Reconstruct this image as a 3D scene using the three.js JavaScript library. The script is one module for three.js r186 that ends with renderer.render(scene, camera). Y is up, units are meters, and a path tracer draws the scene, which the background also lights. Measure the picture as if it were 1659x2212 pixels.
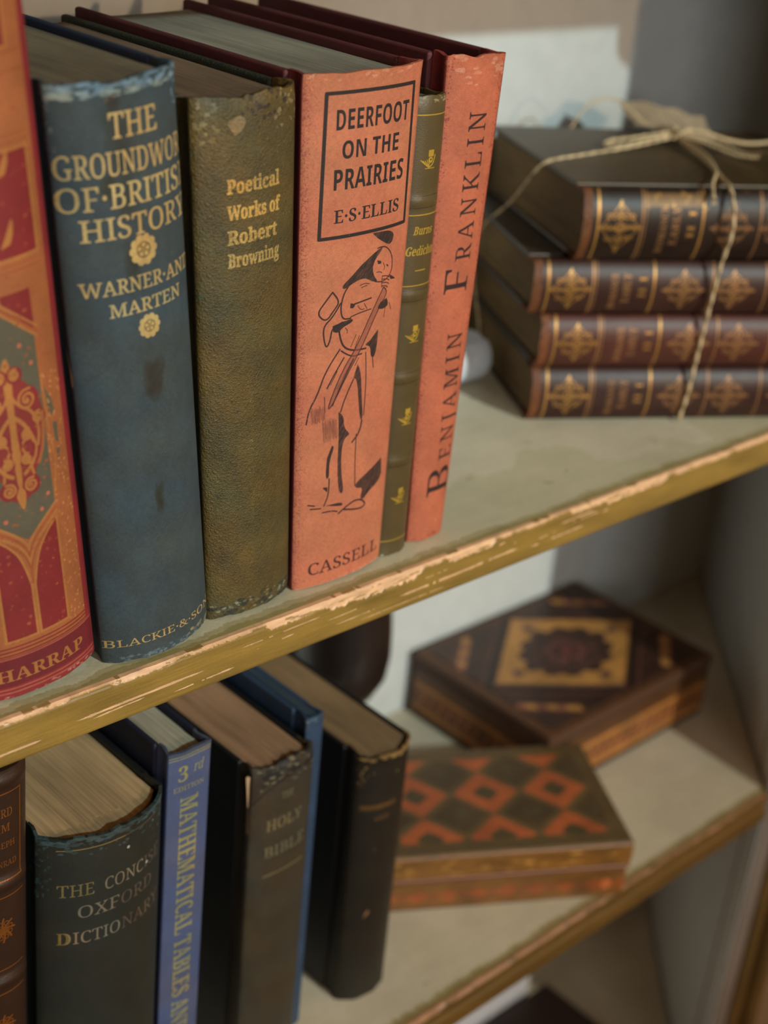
import * as THREE from 'three';
import { RoundedBoxGeometry } from 'three/addons/geometries/RoundedBoxGeometry.js';
import { mergeGeometries, mergeVertices } from 'three/addons/utils/BufferGeometryUtils.js';
import { RectAreaLightUniformsLib } from 'three/addons/lights/RectAreaLightUniformsLib.js';

// ---------------------------------------------------------------- camera, light, exposure
const scene = new THREE.Scene();
scene.background = new THREE.Color(0x000000);
const D2R = Math.PI / 180;
const camera = new THREE.PerspectiveCamera(38.28, 1659 / 2212, 0.02, 20);
camera.position.set(0, 0.2825, 0.358);
camera.rotation.set(-26.35 * D2R, -45.2 * D2R, 5.55 * D2R, 'YXZ');
camera.focus = 0.515;
camera.userData.fStop = 6.8;
scene.add(camera);
const renderer = new THREE.WebGLRenderer({ antialias: true });
renderer.toneMapping = THREE.LinearToneMapping;
renderer.toneMappingExposure = 1.0;
renderer.shadowMap.enabled = true;
RectAreaLightUniformsLib.init();
// light of the shop: a cool spot lamp and a warm bulb lamp in front of the shelves, a daylight window in the opposite wall
const LAMP = {
  cool: { pos: [0.575, 1.34, 2.7], color: new THREE.Color().setRGB(0.72, 0.96, 1.0), power: 22 },
  warm: { pos: [0.62, 0.62, 2.25], color: new THREE.Color().setRGB(1.0, 0.68, 0.38), power: 5.2 },
  window: { color: new THREE.Color().setRGB(0.9, 0.96, 1.0), power: 5.6 },
};

// ---------------------------------------------------------------- helpers
let seed = 7;
const rnd = () => { seed = (seed * 1664525 + 1013904223) >>> 0; return seed / 4294967296; };
const R = (a, b) => a + (b - a) * rnd();
const taken = {};
function numbered(n) { const k = taken[n] = (taken[n] ?? -1) + 1; return k ? `${n}_${String(k).padStart(3, '0')}` : n; }
function shade(o) { o.traverse((m) => { if (m.isMesh) { m.castShadow = true; m.receiveShadow = true; } }); return o; }
function thing(name, label, category, group) {
  const o = new THREE.Group(); o.name = numbered(name); o.userData = { label, category }; if (group) o.userData.group = group; scene.add(o); return o;
}
function part(name, geo, mat, parent, label) {
  const m = new THREE.Mesh(geo, mat); m.name = name; m.castShadow = m.receiveShadow = true;
  if (label) m.userData.label = label; parent.add(m); return m;
}
function struct(name, geo, mat) { const m = part(name, geo, mat, scene); m.userData.kind = 'structure'; return m; }
const clamp = (x, a = 0, b = 1) => Math.min(b, Math.max(a, x));
// tileable value noise, several octaves, in a table
const NS = 256;
function noiseTable(oct, base, sd) {
  const old = seed; seed = sd; const out = new Float32Array(NS * NS); let amp = 1, tot = 0;
  for (let o = 0, f = base; o < oct; o++, f *= 2, amp *= 0.55) {
    const g = new Float32Array(f * f).map(() => rnd()); tot += amp;
    for (let y = 0; y < NS; y++) for (let x = 0; x < NS; x++) {
      const u = x / NS * f, v = y / NS * f, i = Math.floor(u), j = Math.floor(v);
      let a = u - i, b = v - j; a = a * a * (3 - 2 * a); b = b * b * (3 - 2 * b);
      const i1 = (i + 1) % f, j1 = (j + 1) % f;
      out[y * NS + x] += amp * ((g[j * f + i] * (1 - a) + g[j * f + i1] * a) * (1 - b) + (g[j1 * f + i] * (1 - a) + g[j1 * f + i1] * a) * b);
    }
  }
  for (let i = 0; i < out.length; i++) out[i] /= tot;
  seed = old; return out;
}
const NA = noiseTable(6, 4, 11), NB = noiseTable(4, 32, 23), NC = noiseTable(3, 64, 31);
const look = (T, x, y) => { // bilinear, wraps
  x = ((x % NS) + NS) % NS; y = ((y % NS) + NS) % NS; const i = Math.floor(x), j = Math.floor(y), a = x - i, b = y - j, i1 = (i + 1) % NS, j1 = (j + 1) % NS;
  return (T[j * NS + i] * (1 - a) + T[j * NS + i1] * a) * (1 - b) + (T[j1 * NS + i] * (1 - a) + T[j1 * NS + i1] * a) * b;
};
function dataTex(w, h, f, srgb) {
  const d = new Uint8Array(w * h * 4);
  for (let y = 0; y < h; y++) for (let x = 0; x < w; x++) { const c = f(x, y); const k = (y * w + x) * 4; d[k] = c[0]; d[k + 1] = c[1] ?? c[0]; d[k + 2] = c[2] ?? c[0]; d[k + 3] = 255; }
  const t = new THREE.DataTexture(d, w, h); t.magFilter = THREE.LinearFilter; t.minFilter = THREE.LinearMipmapLinearFilter; t.generateMipmaps = true;
  t.wrapS = t.wrapT = THREE.RepeatWrapping; if (srgb) t.colorSpace = THREE.SRGBColorSpace; t.needsUpdate = true; return t;
}
// relief tiles: cloth weave (period 14 mm), leather grain (period 24 mm), plain brush (period 100 mm)
const CLOTH = dataTex(256, 256, (x, y) => { const p = Math.PI * 2 * 34 / 256; const a = Math.sin(x * p + look(NA, x, y) * 2) , b = Math.sin(y * p + look(NA, y + 90, x) * 2); const s = (Math.floor(x * 34 / 256) + Math.floor(y * 34 / 256)) % 2 ? a : b; return [clamp(0.5 + 0.28 * s + 0.5 * (look(NB, x, y) - 0.5)) * 255]; });
const LEATHER = dataTex(256, 256, (x, y) => { const a = look(NB, x, y), b = look(NA, x * 2, y * 2); return [clamp(Math.abs(a - 0.5) * 2.6 * 0.75 + b * 0.45) * 255]; });
const PLAIN = dataTex(256, 256, (x, y) => [clamp(0.5 + (look(NA, x, y) - 0.5) * 1.1 + (look(NC, x, y) - 0.5) * 0.5) * 255]);
const PAGES = dataTex(256, 256, (x, y) => { const l = look(NC, x * 1.0, y * 0.03) * 0.6 + look(NB, x * 2.3, y * 0.02) * 0.4; const s = look(NA, x, y * 0.6); const v = 176 + (l - 0.5) * 84 + (s - 0.5) * 96; return [clamp(v, 40, 255), clamp(v * 0.985, 40, 255), clamp(v * 0.955, 40, 255)]; }, true);
const PAGEBUMP = dataTex(256, 256, (x, y) => [clamp(0.5 + (look(NC, x * 1.0, y * 0.03) - 0.5) * 1.5) * 255]);
const MOTTLE = dataTex(256, 256, (x, y) => { const v = 222 + (look(NA, x, y) - 0.5) * 70 + (look(NC, x, y) - 0.5) * 26; return [clamp(v, 0, 255)]; }, true);
const SOFT = dataTex(256, 256, (x, y) => { const v = 236 + (look(NA, x, y) - 0.5) * 16 + (look(NC, x, y) - 0.5) * 14; return [clamp(v, 0, 255)]; }, true);
const rep = (t, x, y) => { const c = t.clone(); c.repeat.set(x, y); c.needsUpdate = true; return c; };
// base colours: measured colours of the things, as sRGB
const col = (r, g, b) => new THREE.Color().setRGB(r / 255, g / 255, b / 255, THREE.SRGBColorSpace);
const css = (r, g, b, a = 1) => `rgba(${r},${g},${b},${a})`;
// ---------------------------------------------------------------- books
const J = 6; // mm of spine cloth on each side that turns into the joint
// A canvas in spine millimetres: x from the middle of the spine, y up from its tail. Draws twice: colours, then gloss/metal.
function spineMaps(S, base, opt, draw) {
  const ppm = Math.min(10.2, 2040 / S.h / 1000), hw = S.w * 500, H = S.h * 1000, W = Math.round((hw + J) * 2 * ppm), HH = Math.round(H * ppm);
  const make = () => { const c = document.createElement('canvas'); c.width = W; c.height = HH; return c; };
  const run = (g, ink, isColor) => {
    g.save(); g.scale(ppm, ppm); g.translate(hw + J, H); // y down, so callers pass -y through P
    draw(new Pen(g, ink, isColor, hw, H)); g.restore();
  };
  const cc = make(), g = cc.getContext('2d');
  g.fillStyle = css(...base); g.fillRect(0, 0, W, HH);
  const sd = seed; run(g, (k) => k, true);
  const im = g.getImageData(0, 0, W, HH), d = im.data, m = opt.mottle ?? 0.25, wv = opt.weave ?? 0.12, ox = R(0, 200), oy = R(0, 200), ps = 256 / (opt.period ?? 42);
  const tint = opt.tint;
  for (let y = 0; y < HH; y++) for (let x = 0; x < W; x++) {
    const X = x / ppm, Y = y / ppm, k = (y * W + x) * 4;
    const n = look(NA, X * ps + ox, Y * ps + oy) - 0.5, f = look(NC, X * 26 + oy, Y * 26 + ox) - 0.5, fw = look(NB, X * 9 + ox, Y * 9) - 0.5;
    const s = 1 + m * n * 2 + wv * (f * 1.7 + fw * 0.9);
    let t = [s, s, s];
    if (tint) { const q = clamp((look(NA, X * ps * 0.6 + oy, Y * ps * 0.6 + ox) - 0.5) * 3.2, -1, 1); t = [s * (1 + tint[0] * q), s * (1 + tint[1] * q), s * (1 + tint[2] * q)]; }
    d[k] = clamp(d[k] * t[0], 0, 255); d[k + 1] = clamp(d[k + 1] * t[1], 0, 255); d[k + 2] = clamp(d[k + 2] * t[2], 0, 255);
  }
  g.putImageData(im, 0, 0);
  const co = make(), go = co.getContext('2d');
  go.fillStyle = `rgb(0,${Math.round((opt.rough ?? 0.7) * 255)},0)`; go.fillRect(0, 0, W, HH);
  seed = sd; run(go, (k) => null, false);
  const map = new THREE.CanvasTexture(cc); map.colorSpace = THREE.SRGBColorSpace; map.anisotropy = 8;
  const orm = new THREE.CanvasTexture(co);
  return { map, orm };
}
class Pen {
  constructor(g, ink, isColor, hw, H) { Object.assign(this, { g, isColor, hw, H }); }
  // colour c: an array, or {c, foil} for metal leaf
  set(c) { const g = this.g; const foil = c.foil; const a = (c.a ?? 1);
    const s = this.isColor ? css(...(c.c ?? c), a) : foil ? `rgba(0,${Math.round(255 * (c.rough ?? 0.42))},${Math.round(255 * foil)},${a})` : c.keep ? 'rgba(0,0,0,0)' : 'rgba(0,180,0,0.5)';
    g.fillStyle = s; g.strokeStyle = s; }
  rect(x, y, w, h, c) { this.set(c); this.g.fillRect(x, -y - h, w, h); }
  line(pts, c, lw, close) { this.set(c); const g = this.g; g.lineWidth = lw; g.lineJoin = 'round'; g.lineCap = 'round'; g.beginPath(); for (let i = 0; i < pts.length; i += 2) i ? g.lineTo(pts[i], -pts[i + 1]) : g.moveTo(pts[i], -pts[i + 1]); if (close) g.closePath(); g.stroke(); }
  curve(pts, c, lw) { this.set(c); const g = this.g; g.lineWidth = lw; g.lineCap = 'round'; g.lineJoin = 'round'; this.smooth(pts); g.stroke(); }
  smooth(p) { const g = this.g; g.beginPath(); g.moveTo(p[0], -p[1]); for (let i = 2; i < p.length - 2; i += 2) g.quadraticCurveTo(p[i], -p[i + 1], (p[i] + p[i + 2]) / 2, -(p[i + 1] + p[i + 3]) / 2); g.lineTo(p[p.length - 2], -p[p.length - 1]); }
  poly(pts, c, round) { this.set(c); const g = this.g; if (round) this.smooth(pts); else { g.beginPath(); for (let i = 0; i < pts.length; i += 2) i ? g.lineTo(pts[i], -pts[i + 1]) : g.moveTo(pts[i], -pts[i + 1]); } g.closePath(); g.fill(); }
  dot(x, y, r, c) { this.set(c); this.g.beginPath(); this.g.arc(x, -y, r, 0, 7); this.g.fill(); }
  ring(x, y, r, c, lw, a0 = 0, a1 = 7) { this.set(c); this.g.lineWidth = lw; this.g.beginPath(); this.g.arc(x, -y, r, a0, a1); this.g.stroke(); }
  // text with its left edge, right edge, baseline and cap height given
  text(s, x0, x1, y, cap, font, c, opt = {}) {
    this.set(c); const g = this.g; g.save(); g.translate(x0, -y); if (opt.rot) g.rotate(opt.rot); g.font = `${opt.bold ? 'bold ' : ''}${opt.italic ? 'italic ' : ''}100px ${font}`;
    const w = g.measureText(s).width, sy = cap / 71.5, sx = x1 == null ? sy : (x1 - x0) / w; g.scale(sx, sy); g.textAlign = 'left'; g.textBaseline = 'alphabetic'; g.fillText(s, 0, 0);
    if (opt.fat) { g.lineWidth = opt.fat / sy; g.lineJoin = 'round'; g.strokeText(s, 0, 0); } g.restore();
  }
  // sketchy fill: thin wash and loose pen strokes inside an outline
  hatch(pts, c, n, len, ang) { const g = this.g; g.save(); this.poly(pts, { c, a: 0.68 }, true); g.clip(); let x0 = 1e9, x1 = -1e9, y0 = 1e9, y1 = -1e9; for (let i = 0; i < pts.length; i += 2) { x0 = Math.min(x0, pts[i]); x1 = Math.max(x1, pts[i]); y0 = Math.min(y0, pts[i + 1]); y1 = Math.max(y1, pts[i + 1]); } for (let i = 0; i < n; i++) { const x = R(x0, x1), y = R(y0, y1), a = ang + R(-0.25, 0.25), l = len * R(0.5, 1.2); this.line([x - Math.cos(a) * l, y - Math.sin(a) * l, x + Math.cos(a) * l, y + Math.sin(a) * l], { c, a: R(0.4, 0.95) }, R(0.12, 0.3)); } g.restore(); }
  // worn flecks: n specks inside a box
  flecks(n, x0, x1, y0, y1, c, s0, s1, stretch = 1) { for (let i = 0; i < n; i++) { const x = R(x0, x1), y = R(y0, y1), r = R(s0, s1); this.set({ ...(c.c ? c : { c }), a: R(0.35, 0.95) }); const g = this.g; g.beginPath(); for (let k = 0; k < 7; k++) { const a = k / 7 * 6.283, q = r * R(0.5, 1.2); g[k ? 'lineTo' : 'moveTo'](x + Math.cos(a) * q * stretch, -(y + Math.sin(a) * q)); } g.closePath(); g.fill(); } }
}
const bulge = (t, b) => b * Math.pow(Math.max(0, 1 - Math.pow(Math.abs(t), 2.2)), 0.82);
function spineGeo(S) {
  const hw = S.w / 2, Nt = 30, M = S.rows ?? 72, th = 0.0013, prof = [], j = J / 1000;
  prof.push([-hw + 0.0012, -0.0088, -hw - j], [-hw + 0.0015, -0.0062, -hw - j * 0.7], [-hw + 0.0009, -0.0036, -hw - j * 0.4], [-hw + 0.0001, -0.0014, -hw - j * 0.16]);
  for (let i = 0; i <= Nt; i++) { const t = -1 + 2 * i / Nt; prof.push([t * hw, bulge(t, S.b), t * hw]); }
  for (let i = 3; i >= 0; i--) prof.push([-prof[i][0], prof[i][1], -prof[i][2]]);
  const n = prof.length, nor = prof.map((p, i) => { const a = prof[Math.max(0, i - 1)], b = prof[Math.min(n - 1, i + 1)]; const dx = b[0] - a[0], dz = b[1] - a[1], l = Math.hypot(dx, dz) || 1; return [-dz / l, dx / l]; });
  const ny = (t, k) => look(NB, t * 40 + (S.seed ?? 0) * 37, k * 60 + 11) - 0.5;
  const pos = [], uv = [], idx = [];
  const put = (i, jv, inner) => {
    const t = prof[i][2] / (hw + j); let y = S.h * jv / M; const up = jv / M;
    let x = prof[i][0] - (inner ? nor[i][0] * th : 0), z = prof[i][1] - (inner ? nor[i][1] * th : 0);
    const wear = S.wear ?? 0.0005, e = Math.max(0, 1 - (S.h - y) / 0.006), e2 = Math.max(0, 1 - y / 0.005);
    y = Math.max(0, y + e * ny(t, up) * wear * 3 + e2 * Math.abs(ny(t, up)) * wear * 3); x += (e + e2) * ny(t + 3, up) * wear; z += (e + e2) * ny(t + 7, up) * wear * 1.6;
    if (S.cap) z += e * e * S.cap * (1 - t * t);
    if (S.bands) for (const [by, bw, bh] of S.bands) { const q = (y - by) / bw; z += bh * Math.exp(-q * q * q * q) * (inner ? 0 : 1) * Math.sqrt(Math.max(0, 1 - Math.pow(Math.abs(prof[i][2] / hw), 4))); }
    if (S.rel && !inner) { const q = look(NA, t * 30 + 5, y * 900 + (S.seed ?? 0) * 51) - 0.5; z += q * S.rel; }
    x *= 1 + ((S.swell ?? 1) - 1) * (S.h * jv / M) / S.h;
    pos.push(x, y, z); uv.push(0.5 + prof[i][2] / (2 * (hw + j)), clamp(jv / M, 0.001, 0.999));
  };
  const grid = (inner) => { const o = pos.length / 3; for (let r = 0; r <= M; r++) for (let i = 0; i < n; i++) put(i, r, inner); for (let r = 0; r < M; r++) for (let i = 0; i < n - 1; i++) { const a = o + r * n + i, b = a + 1, c = a + n, d = c + 1; inner ? idx.push(a, c, b, b, c, d) : idx.push(a, b, c, b, d, c); } return o; };
  grid(false); grid(true);
  const strip = (r) => { const o = pos.length / 3; for (let i = 0; i < n; i++) { put(i, r, false); put(i, r, true); } for (let i = 0; i < n - 1; i++) { const a = o + i * 2; r ? idx.push(a, a + 2, a + 1, a + 1, a + 2, a + 3) : idx.push(a, a + 1, a + 2, a + 1, a + 3, a + 2); } };
  strip(0); strip(M);
  for (const i of [0, n - 1]) { const o = pos.length / 3; for (let r = 0; r <= M; r++) { put(i, r, false); put(i, r, true); } for (let r = 0; r < M; r++) { const a = o + r * 2; idx.push(a, a + 1, a + 2, a + 1, a + 3, a + 2); } }
  const g = new THREE.BufferGeometry(); g.setAttribute('position', new THREE.Float32BufferAttribute(pos, 3)); g.setAttribute('uv', new THREE.Float32BufferAttribute(uv, 2)); g.setIndex(idx); g.computeVertexNormals(); return g;
}
function skew(g, S) { // boards and pages follow a spine that is wider at the head
  const k = (S.swell ?? 1) - 1; if (!k) return g; const p = g.attributes.position;
  for (let i = 0; i < p.count; i++) { const f = clamp(p.getY(i) / S.h); p.setX(i, p.getX(i) * (1 + k * f)); }
  g.computeVertexNormals(); return g;
}
function metreUV(g, axes) { const p = g.attributes.position, a = []; for (let i = 0; i < p.count; i++) a.push(p.getComponent(i, axes[0]), p.getComponent(i, axes[1])); g.setAttribute('uv', new THREE.Float32BufferAttribute(a, 2)); return g; }
function pageGeo(S) { // block of leaves: rounded towards the spine, hollow at the fore edge
  const x = S.w / 2 - S.t - 0.0003, o = S.sq ?? 0.003, zf = -S.d + o + 0.001, sh = new THREE.Shape();
  const b = Math.max(0.0004, S.b - 0.0022);
  sh.moveTo(-x, -zf); for (let i = 0; i <= 10; i++) { const t = -1 + i / 5; sh.lineTo(t * x, -(bulge(t, b) - 0.0012)); }
  sh.lineTo(x, -zf); sh.quadraticCurveTo(0, -zf - S.b * 0.9, -x, -zf);
  const g = new THREE.ExtrudeGeometry(sh, { depth: S.h - o * 2 - (S.low ?? 0), bevelEnabled: false, curveSegments: 10 });
  g.rotateX(-Math.PI / 2); g.translate(0, o, 0); // shape y -> -z, depth -> y
  const p = g.attributes.position, n = g.attributes.normal, a = [];
  for (let i = 0; i < p.count; i++) { if (Math.abs(n.getY(i)) > 0.5) a.push(p.getX(i), p.getZ(i)); else if (Math.abs(n.getX(i)) > 0.7) a.push(p.getZ(i), p.getY(i)); else a.push(p.getX(i), p.getY(i)); }
  g.setAttribute('uv', new THREE.Float32BufferAttribute(a, 2)); return skew(g, S);
}
function boardGeo(S, side) {
  const D = S.d - 0.0092, g = new RoundedBoxGeometry(S.t, S.h - 0.0006, D, 3, Math.min(0.0011, S.t * 0.4));
  if (S.corner) { // rounded, bumped corners at the fore edge
    const p = g.attributes.position, r = S.corner; for (let i = 0; i < p.count; i++) { let y = p.getY(i), z = p.getZ(i); const cy = S.h / 2 - r, cz = -(D / 2 - r); if (z < cz && Math.abs(y) > cy) { const dy = Math.abs(y) - cy, dz = cz - z, l = Math.hypot(dy, dz); if (l > r) { p.setY(i, Math.sign(y) * (cy + dy * r / l)); p.setZ(i, cz - dz * r / l); } } }
  }
  g.translate(side * (S.w / 2 - S.t / 2), S.h / 2, -0.0092 - D / 2);
  metreUV(g, [2, 1]); return skew(g, S);
}
// S: w, h, d, b (roundness), t board, swell, sq; place: x, y, z, lean (radians about z), turn
function book(S, label, mats, place, group) {
  S.t ??= 0.0028;
  const o = thing('book', label, 'book', group);
  part('spine', spineGeo(S), mats.spine, o);
  for (const s of [-1, 1]) part('cover_board', boardGeo(S, s), mats.board, o);
  part('page_block', pageGeo(S), mats.pages, o);
  if (place.m) { o.matrixAutoUpdate = true; o.quaternion.setFromRotationMatrix(place.m); o.position.copy(place.p); }
  else { const a = place.lean ?? 0; o.rotation.z = a; o.position.set(place.x, (place.y ?? 0) + Math.abs(Math.sin(a)) * S.w / 2 + 0.0002, place.z); }
  return o;
}
function bookMats(S, base, opt, boardColor, pageColor, draw) {
  const { map, orm } = spineMaps(S, base, opt, draw);
  const hw = S.w * 500 + J, rl = opt.leather ? LEATHER : CLOTH, per = opt.leather ? 24 : 14;
  const tone = opt.tone ?? [0.55, 0.55, 0.55];
  const spine = new THREE.MeshPhysicalMaterial({ color: new THREE.Color().setRGB(...tone), map, roughnessMap: orm, metalnessMap: orm, roughness: 1, metalness: 1, bumpMap: rep(rl, hw * 2 / per, S.h * 1000 / per), bumpScale: opt.bump ?? 0.00008, specularIntensity: opt.spec ?? 0.8, clearcoat: opt.coat ?? 0, clearcoatRoughness: 0.45 });
  const board = new THREE.MeshStandardMaterial({ color: col(...boardColor), map: rep(MOTTLE, 14, 14), roughness: opt.rough ?? 0.75, bumpMap: rep(rl, 1000 / per, 1000 / per), bumpScale: opt.bump ?? 0.00008 });
  const pages = new THREE.MeshStandardMaterial({ color: col(...pageColor).multiplyScalar(1.35), map: rep(PAGES, 24, 8), roughness: 0.9, bumpMap: rep(PAGEBUMP, 24, 8), bumpScale: 0.00018 });
  return { spine, board, pages };
}
// ---------------------------------------------------------------- books standing on the upper shelf
const GOLD = (c, foil = 0.55, rough = 0.36) => ({ c, foil, rough });
{ // red and orange gilt book
  const S = { w: 0.046, h: 0.235, d: 0.15, b: 0.007, seed: 1, wear: 0.0004, sq: 0.0035, t: 0.003 };
  const O = GOLD([192, 116, 72], 0.25, 0.45), OL = GOLD([214, 146, 84], 0.4, 0.4), RED = [146, 42, 44], GG = [104, 98, 80], DK = [176, 92, 52];
  const m = bookMats(S, [150, 44, 48], { tone: [0.62, 0.6, 0.56], mottle: 0.1, weave: 0.1, rough: 0.62 }, [140, 38, 44], [150, 130, 100], (p) => {
    p.rect(-19.6, 16, 39.2, 215, O);
    for (const y of [228, 224, 205, 200]) p.line([-19, y, 19, y], DK, 0.6);
    p.rect(-13.4, 206.5, 26.8, 15, RED); p.line([-13.4, 206.5, 13.4, 206.5, 13.4, 221.5, -13.4, 221.5], OL, 0.8, true);
    // title panel with the ends of two lines of large letters
    p.rect(-16.8, 148, 33.6, 31, RED); p.line([-16.8, 148, 16.8, 148, 16.8, 179, -16.8, 179], OL, 1, true);
    for (const [x, y] of [[4.6, 171.5], [3.6, 151.5]]) { p.poly([x, y, x + 4.4, y + 8.2, x + 4.9, y + 8.4, x + 5, y + 4.5, x + 3.4, y + 1], OL, true); p.poly([x - 3, y + 7.8, x - 3.2, y + 0.4, x - 1.4, y + 0.2, x - 1.2, y + 7.8], OL); }
    for (const y of [181, 183.2, 146.2, 144.4]) p.line([-17, y, 17, y], DK, 0.45);
    // pointed panel with scrolls
    for (const s of [-1, 1]) p.poly([s * 11.6, 138, s * 11.8, 124.5, s * 1.4, 135, s * 1, 138], RED);
    p.poly([-11.4, 123, 0, 133, 11.4, 123, 11.6, 66, 0.2, 57, -11.4, 66], GG);
    for (let k = 0; k < 3; k++) { p.line([-12.4 - k * 0.2, 122.6 + k * 1.5, 0, 133.2 + k * 1.5, 12.4 + k * 0.2, 122.6 + k * 1.5], k % 2 ? DK : OL, 0.75); }
    for (let k = 0; k < 4; k++) for (const s of [-1, 1]) p.curve([s * 12, 66 - k * 1.7, s * 7, 62.5 - k * 1.7, s * 2.5, 58.5 - k * 1.7, 0, 54.8 - k * 2.6, 0, 52 - k * 3.6], k % 2 ? DK : OL, 0.75);
    for (const s of [-1, 1]) {
      p.poly([s * 11.4, 60, s * 11.4, 22, s * 0.8 + s * 9.6, 21.6, s * 0.9, 21.6, s * 0.7, 38, s * 2.6, 50, s * 6.5, 56], RED);
      p.line([s * 11.6, 61, s * 11.6, 21.6], OL, 0.9); p.line([s * 0.6, 40, s * 0.6, 21.6, s * 11.6, 21.6], OL, 0.9);
      p.curve([s * 0.6, 40, s * 2.4, 50, s * 6.5, 56.5, s * 11.6, 61], OL, 0.8);
    }
    // the scroll ornament
    for (const s of [-1, 1]) p.poly([0, 119, s * 3, 113, s * 6.6, 109, s * 10.8, 103, s * 11.4, 93, s * 9, 83.5, s * 5.6, 79.5, s * 6, 75, s * 2.4, 71, 0, 71], [148, 52, 44], true);
    p.poly([-1.6, 116, 0, 120.5, 1.8, 116, 1.1, 102, 1.2, 84, 0.7, 74, -0.7, 74, -1.2, 84, -1.1, 102], OL, true);
    for (const s of [-1, 1]) {
      for (const [x, y, r] of [[2.6, 113, 1.8], [6, 104, 3.3], [9.2, 97, 1.9], [4.6, 92.6, 1.9], [3.4, 84.6, 1.8], [3.9, 75.6, 2.3]]) { p.ring(s * x, y, r, RED, 2); const q = []; for (let i = 0; i <= 22; i++) { const a = 1.2 + i / 22 * 10.4, rr = r * (1.08 - 0.82 * i / 22); q.push(s * (x + Math.cos(a) * rr), y + Math.sin(a) * rr); } p.curve(q, OL, 0.85); p.dot(s * x, y, r * 0.2, OL); }
      p.curve([0, 100, s * 3, 98, s * 6, 92, s * 7.4, 87, s * 5, 82, s * 2.2, 80], OL, 1.3); p.curve([s * 0.6, 91, s * 2.6, 88, s * 4.2, 84, s * 5.2, 79], OL, 0.9); p.curve([0, 82, s * 2, 90, s * 3.4, 91], OL, 0.9); p.curve([s * 11, 98, s * 10.4, 88, s * 7.6, 82], O, 1.2); p.curve([0, 108, s * 2, 103, s * 7.4, 100, s * 9.2, 93, s * 8, 88], OL, 1);
      p.poly([s * 1, 96, s * 2.8, 92, s * 1.6, 86], RED, true); p.poly([s * 5.4, 90, s * 7.4, 89, s * 5.8, 84], RED, true);
      for (const [x, y] of [[9.4, 70], [6.4, 65.6], [9, 115], [5.6, 121.6]]) p.dot(s * x, y, 0.75, [204, 112, 84]);
      p.poly([s * 12.6, 106, s * 15, 101, s * 16.2, 95, s * 13.4, 96], GG); p.poly([s * 14.4, 93, s * 16.4, 92, s * 16.2, 85, s * 15, 86], GG); p.poly([s * 15, 83.5, s * 16.4, 83, s * 15.4, 77], GG);
      p.line([s * 12, 110, s * 12.6, 95, s * 14, 80, s * 12.2, 68], OL, 0.6);
    }
    p.poly([-1.8, 73, 0, 65.5, 1.8, 73, 0.8, 75.5, -0.8, 75.5], OL, true);
    // worn gilt ground
    p.flecks(420, -19.4, 19.4, 17, 230, [176, 92, 52], 0.2, 0.7, 1.4); p.flecks(160, 12, 19.4, 20, 110, [222, 150, 92], 0.2, 0.6);
    for (const y of [19.4, 18, 16.6]) p.line([-19.6, y, 19.6, y], RED, 0.5);
    p.rect(-22, 4.6, 44, 10.6, [122, 30, 38]);
    p.text('HARRAP', -16.6, 16.8, 6.6, 4.6, 'serif', OL, { bold: true });
    for (const y of [3.6, 2.2, 15.4]) p.line([-22, y, 22, y], GOLD([204, 112, 96], 0.3), 0.6);
    p.flecks(26, -22, 22, 0, 1.6, [205, 140, 125], 0.2, 0.6, 2);
  });
  book(S, 'red book printed with orange gilt arches and scrolls, leftmost on the upper shelf', m, { x: 0.2167, z: -0.014, lean: 0.106 }, 'books standing on the upper shelf');
}
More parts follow.
